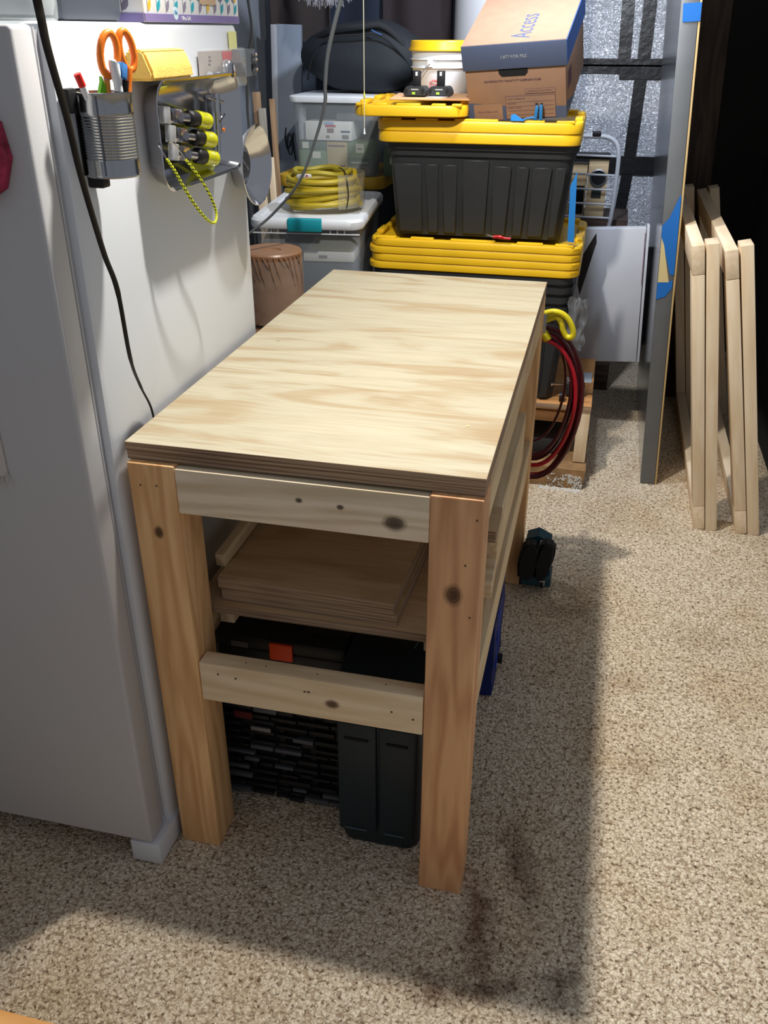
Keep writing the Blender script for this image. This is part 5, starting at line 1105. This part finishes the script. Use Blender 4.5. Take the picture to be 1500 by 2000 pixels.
add('case_body', loft([(0.165, 0.40, 0.03, 0.0), (0.172, 0.41, 0.035, 0.012), (0.178, 0.42, 0.035, 0.40), (0.17, 0.41, 0.035, 0.435)], True, True, 6), M_TEAL, dc, W=T(0.420, 0.275, 0.001))
for (x0, x1) in ((0.338, 0.418), (0.424, 0.498)):
    wbox('case_panel', x0, x1, 0.059, 0.066, 0.045, 0.34, M_TEAL, dc, bev=0.004)
    wbox('grip_slot', x0 + 0.015, x1 - 0.015, 0.057, 0.060, 0.300, 0.306, M_DARKIN, dc)
    wbox('scuff_line', x0 + 0.012, x1 - 0.02, 0.0575, 0.0595, 0.052, 0.054, mat('scuff', '5c6c74', 0.6), dc)
o = add('thin_wire', tube_m([(0.465, 0.20, 0.4375), (0.470, 0.23, 0.445), (0.480, 0.28, 0.470), (0.484, 0.30, 0.485)], 0.0012, 6, smooth=4), mat('green_wire', '5c8274', 0.5)); tag(o, 'thin greenish wire standing up on the dark teal case', 'wire')
# blue bag and teal tool on the right side under the bench
bl = thing('tool_bag', 'royal blue fabric bag with a black knob under the right side of the bench', 'bag', (0.55, 0.75, 0))
add('bag_body', roughbox(0.10, 0.25, 0.225, 8, 0.008), mat('royal_blue', '0f2266', 0.7), bl, W=T(0.540, 0.735, 0.116))
add('side_knob', tube_m([(0.588, 0.72, 0.045), (0.607, 0.72, 0.045)], 0.014, 16), M_BLACKR, bl, W=I())
add('seam_strip', box_m(0.005, 0.010, 0.19, 0.002), mat('blue_piping', '2a4ac0', 0.6), bl, W=T(0.592, 0.70, 0.12))
dr = thing('power_tool', 'teal power tool with two curved black grips standing beside the rear right leg', 'power tool', (0.65, 1.12, 0))
M_TT = mat('tool_teal', '17434e', 0.4)
TS = T(0.010, 0.075, -0.022)
add('base', box_m(0.092, 0.085, 0.036, 0.006), M_TT, dr, W=TS @ T(0.652, 1.105, 0.060))
add('shell', prism_m([(-0.030, 0.0), (0.045, 0.0), (0.040, 0.115), (0.0, 0.135), (-0.035, 0.12), (-0.045, 0.05)], 0.055), M_TT, dr, W=TS @ frame((0.647, 1.135, 0.078), (1, 0, 0), (0, 0, 1)))
def grip(poly, y, th, m):
    P = prism_m(poly, th); bm = bmesh.new(); vs = [bm.verts.new(v) for v in P[0]]
    for f in P[1]: bm.faces.new([vs[q] for q in f])
    bmesh.ops.bevel(bm, geom=bm.edges[:], offset=0.008, segments=3, affect='EDGES')
    add('grip', bm2(bm), m, dr, W=TS @ frame((0.0, y, 0.0), (1, 0, 0), (0, 0, 1)))
grip([(0.597, 0.080), (0.640, 0.078), (0.650, 0.14), (0.652, 0.200), (0.625, 0.208), (0.607, 0.200), (0.592, 0.14)], 1.078, 0.05, M_BLACKR)
grip([(0.645, 0.080), (0.678, 0.080), (0.690, 0.125), (0.702, 0.165), (0.703, 0.205), (0.665, 0.215), (0.655, 0.20), (0.650, 0.14)], 1.082, 0.05, M_BLACKR)
add('buckle', box_m(0.018, 0.008, 0.018, 0.002), M_CHROME, dr, W=TS @ T(0.672, 1.060, 0.060))
add('buckle_center', box_m(0.011, 0.009, 0.020, 0.002), M_BLACKR, dr, W=TS @ T(0.670, 1.058, 0.054))
add('foot', box_m(0.09, 0.05, 0.020, 0.004), M_BLACKR, dr, W=TS @ T(0.640, 1.12, 0.032))
add('lever', box_m(0.006, 0.010, 0.045, 0.003), mat('lever_pale', 'b4b09c', 0.5), dr, W=TS @ T(0.654, 1.064, 0.185) @ Ry(0.15))

# stool corner at the lower left edge
st = thing('stool', 'orange pine stool top reaching into the lower left corner', 'stool', (-0.1, -0.85, 0))
M_STOOL = pine('stool_pine', 'dda562', 'c98c4a')
add('seat', box_m(0.78, 0.36, 0.03, 0.004), M_STOOL, st, W=T(-0.10, -0.823, 0.385))
for (x, y) in ((-0.44, -0.68), (-0.44, -0.96), (0.24, -0.68), (0.24, -0.96)):
    beam('leg', (x, y, 0), (x, y, 0.3695), 0.045, 0.045, M_STOOL, st, up=(0, 1, 0))
random.seed(21)
for k in range(2):
    x, y = ((1.107, 0.635), (1.02, 0.11))[k]
    o = add('wood_chip', box_m(0.007, 0.003, 0.0015), M_FRAMEWOOD, W=T(x, y, 0.0012) @ Rz(k)); tag(o, ('tiny pale wood chip on the carpet, the farther of two', 'tiny pale wood chip on the carpet, nearest the camera')[k], 'wood chip', 'wood chips on the carpet')

# pieces that sit on a part become sub-parts of it
RULES = {'file_box': {'hand_hole': 'carton', 'printed_band': 'carton', 'printed_panel': 'carton', 'form_line': 'carton', 'lettering': 'carton', 'side_print': 'carton', 'lid_lettering': 'lid_top'},
         'storage_tote': {'rib_panel': 'body', 'embossed_logo': 'body'}, 'tote_lid': {'tab': 'lid_shell'},
         'bucket': {'warning_label': 'pail', 'label_field': 'pail', 'label_text': 'pail', 'label_line': 'pail', 'label_symbol': 'pail', 'handle_boss': 'pail'},
         'tissue_box': {'purple_band': 'carton', 'leaf_print': 'carton', 'stem_print': 'carton', 'badge': 'carton', 'brand_script': 'carton', 'lettering': 'carton', 'opening': 'carton'},
         'storage_bin': {'rim_rib': 'tub'}, 'toolbox': {'grey_label': 'box_lid', 'lid_recess': 'box_lid'}, 'storage_case': {'grip_slot': 'case_body', 'scuff_line': 'case_body', 'case_panel': 'case_body'},
         'tool_battery': {'contact_label': 'stem', 'release_button': 'base', 'latch': 'base', 'label_print': 'base'}, 'duffel_bag': {'logo_mark': 'bag_body', 'seam_piping': 'bag_body'},
         'product_box': {'box_label': 'carton', 'print_mark': 'carton'}, 'blister_pack': {'red_panel': 'card', 'white_panel': 'card', 'print_line': 'card'}, 'tin_can': {'seam': 'can_body', 'holder_lip': 'magnetic_holder'},
         'magnetic_dish': {'magnet_boss': 'bowl', 'embossed_text': 'bowl'}, 'refrigerator': {'gasket': 'door', 'leveling_foot': 'body'}, 'extension_cord': {'tag_mark': 'paper_tag'}, 'white_board': {'scribble': 'panel'}}
def base(n): return n.rsplit('.', 1)[0] if n[-3:].isdigit() and '.' in n else n
for root in [o for o in list(WM) if o.type == 'EMPTY']:
    rule = RULES.get(base(root.name))
    if not rule: continue
    kids = [o for o in WM if o.parent is root]
    parts = {}
    for o in kids: parts.setdefault(base(o.name), o)
    for o in kids:
        p = parts.get(rule.get(base(o.name)))
        if p is not None and p is not o:
            o.parent = p; o.matrix_basis = WM[p].inverted() @ WM[o]
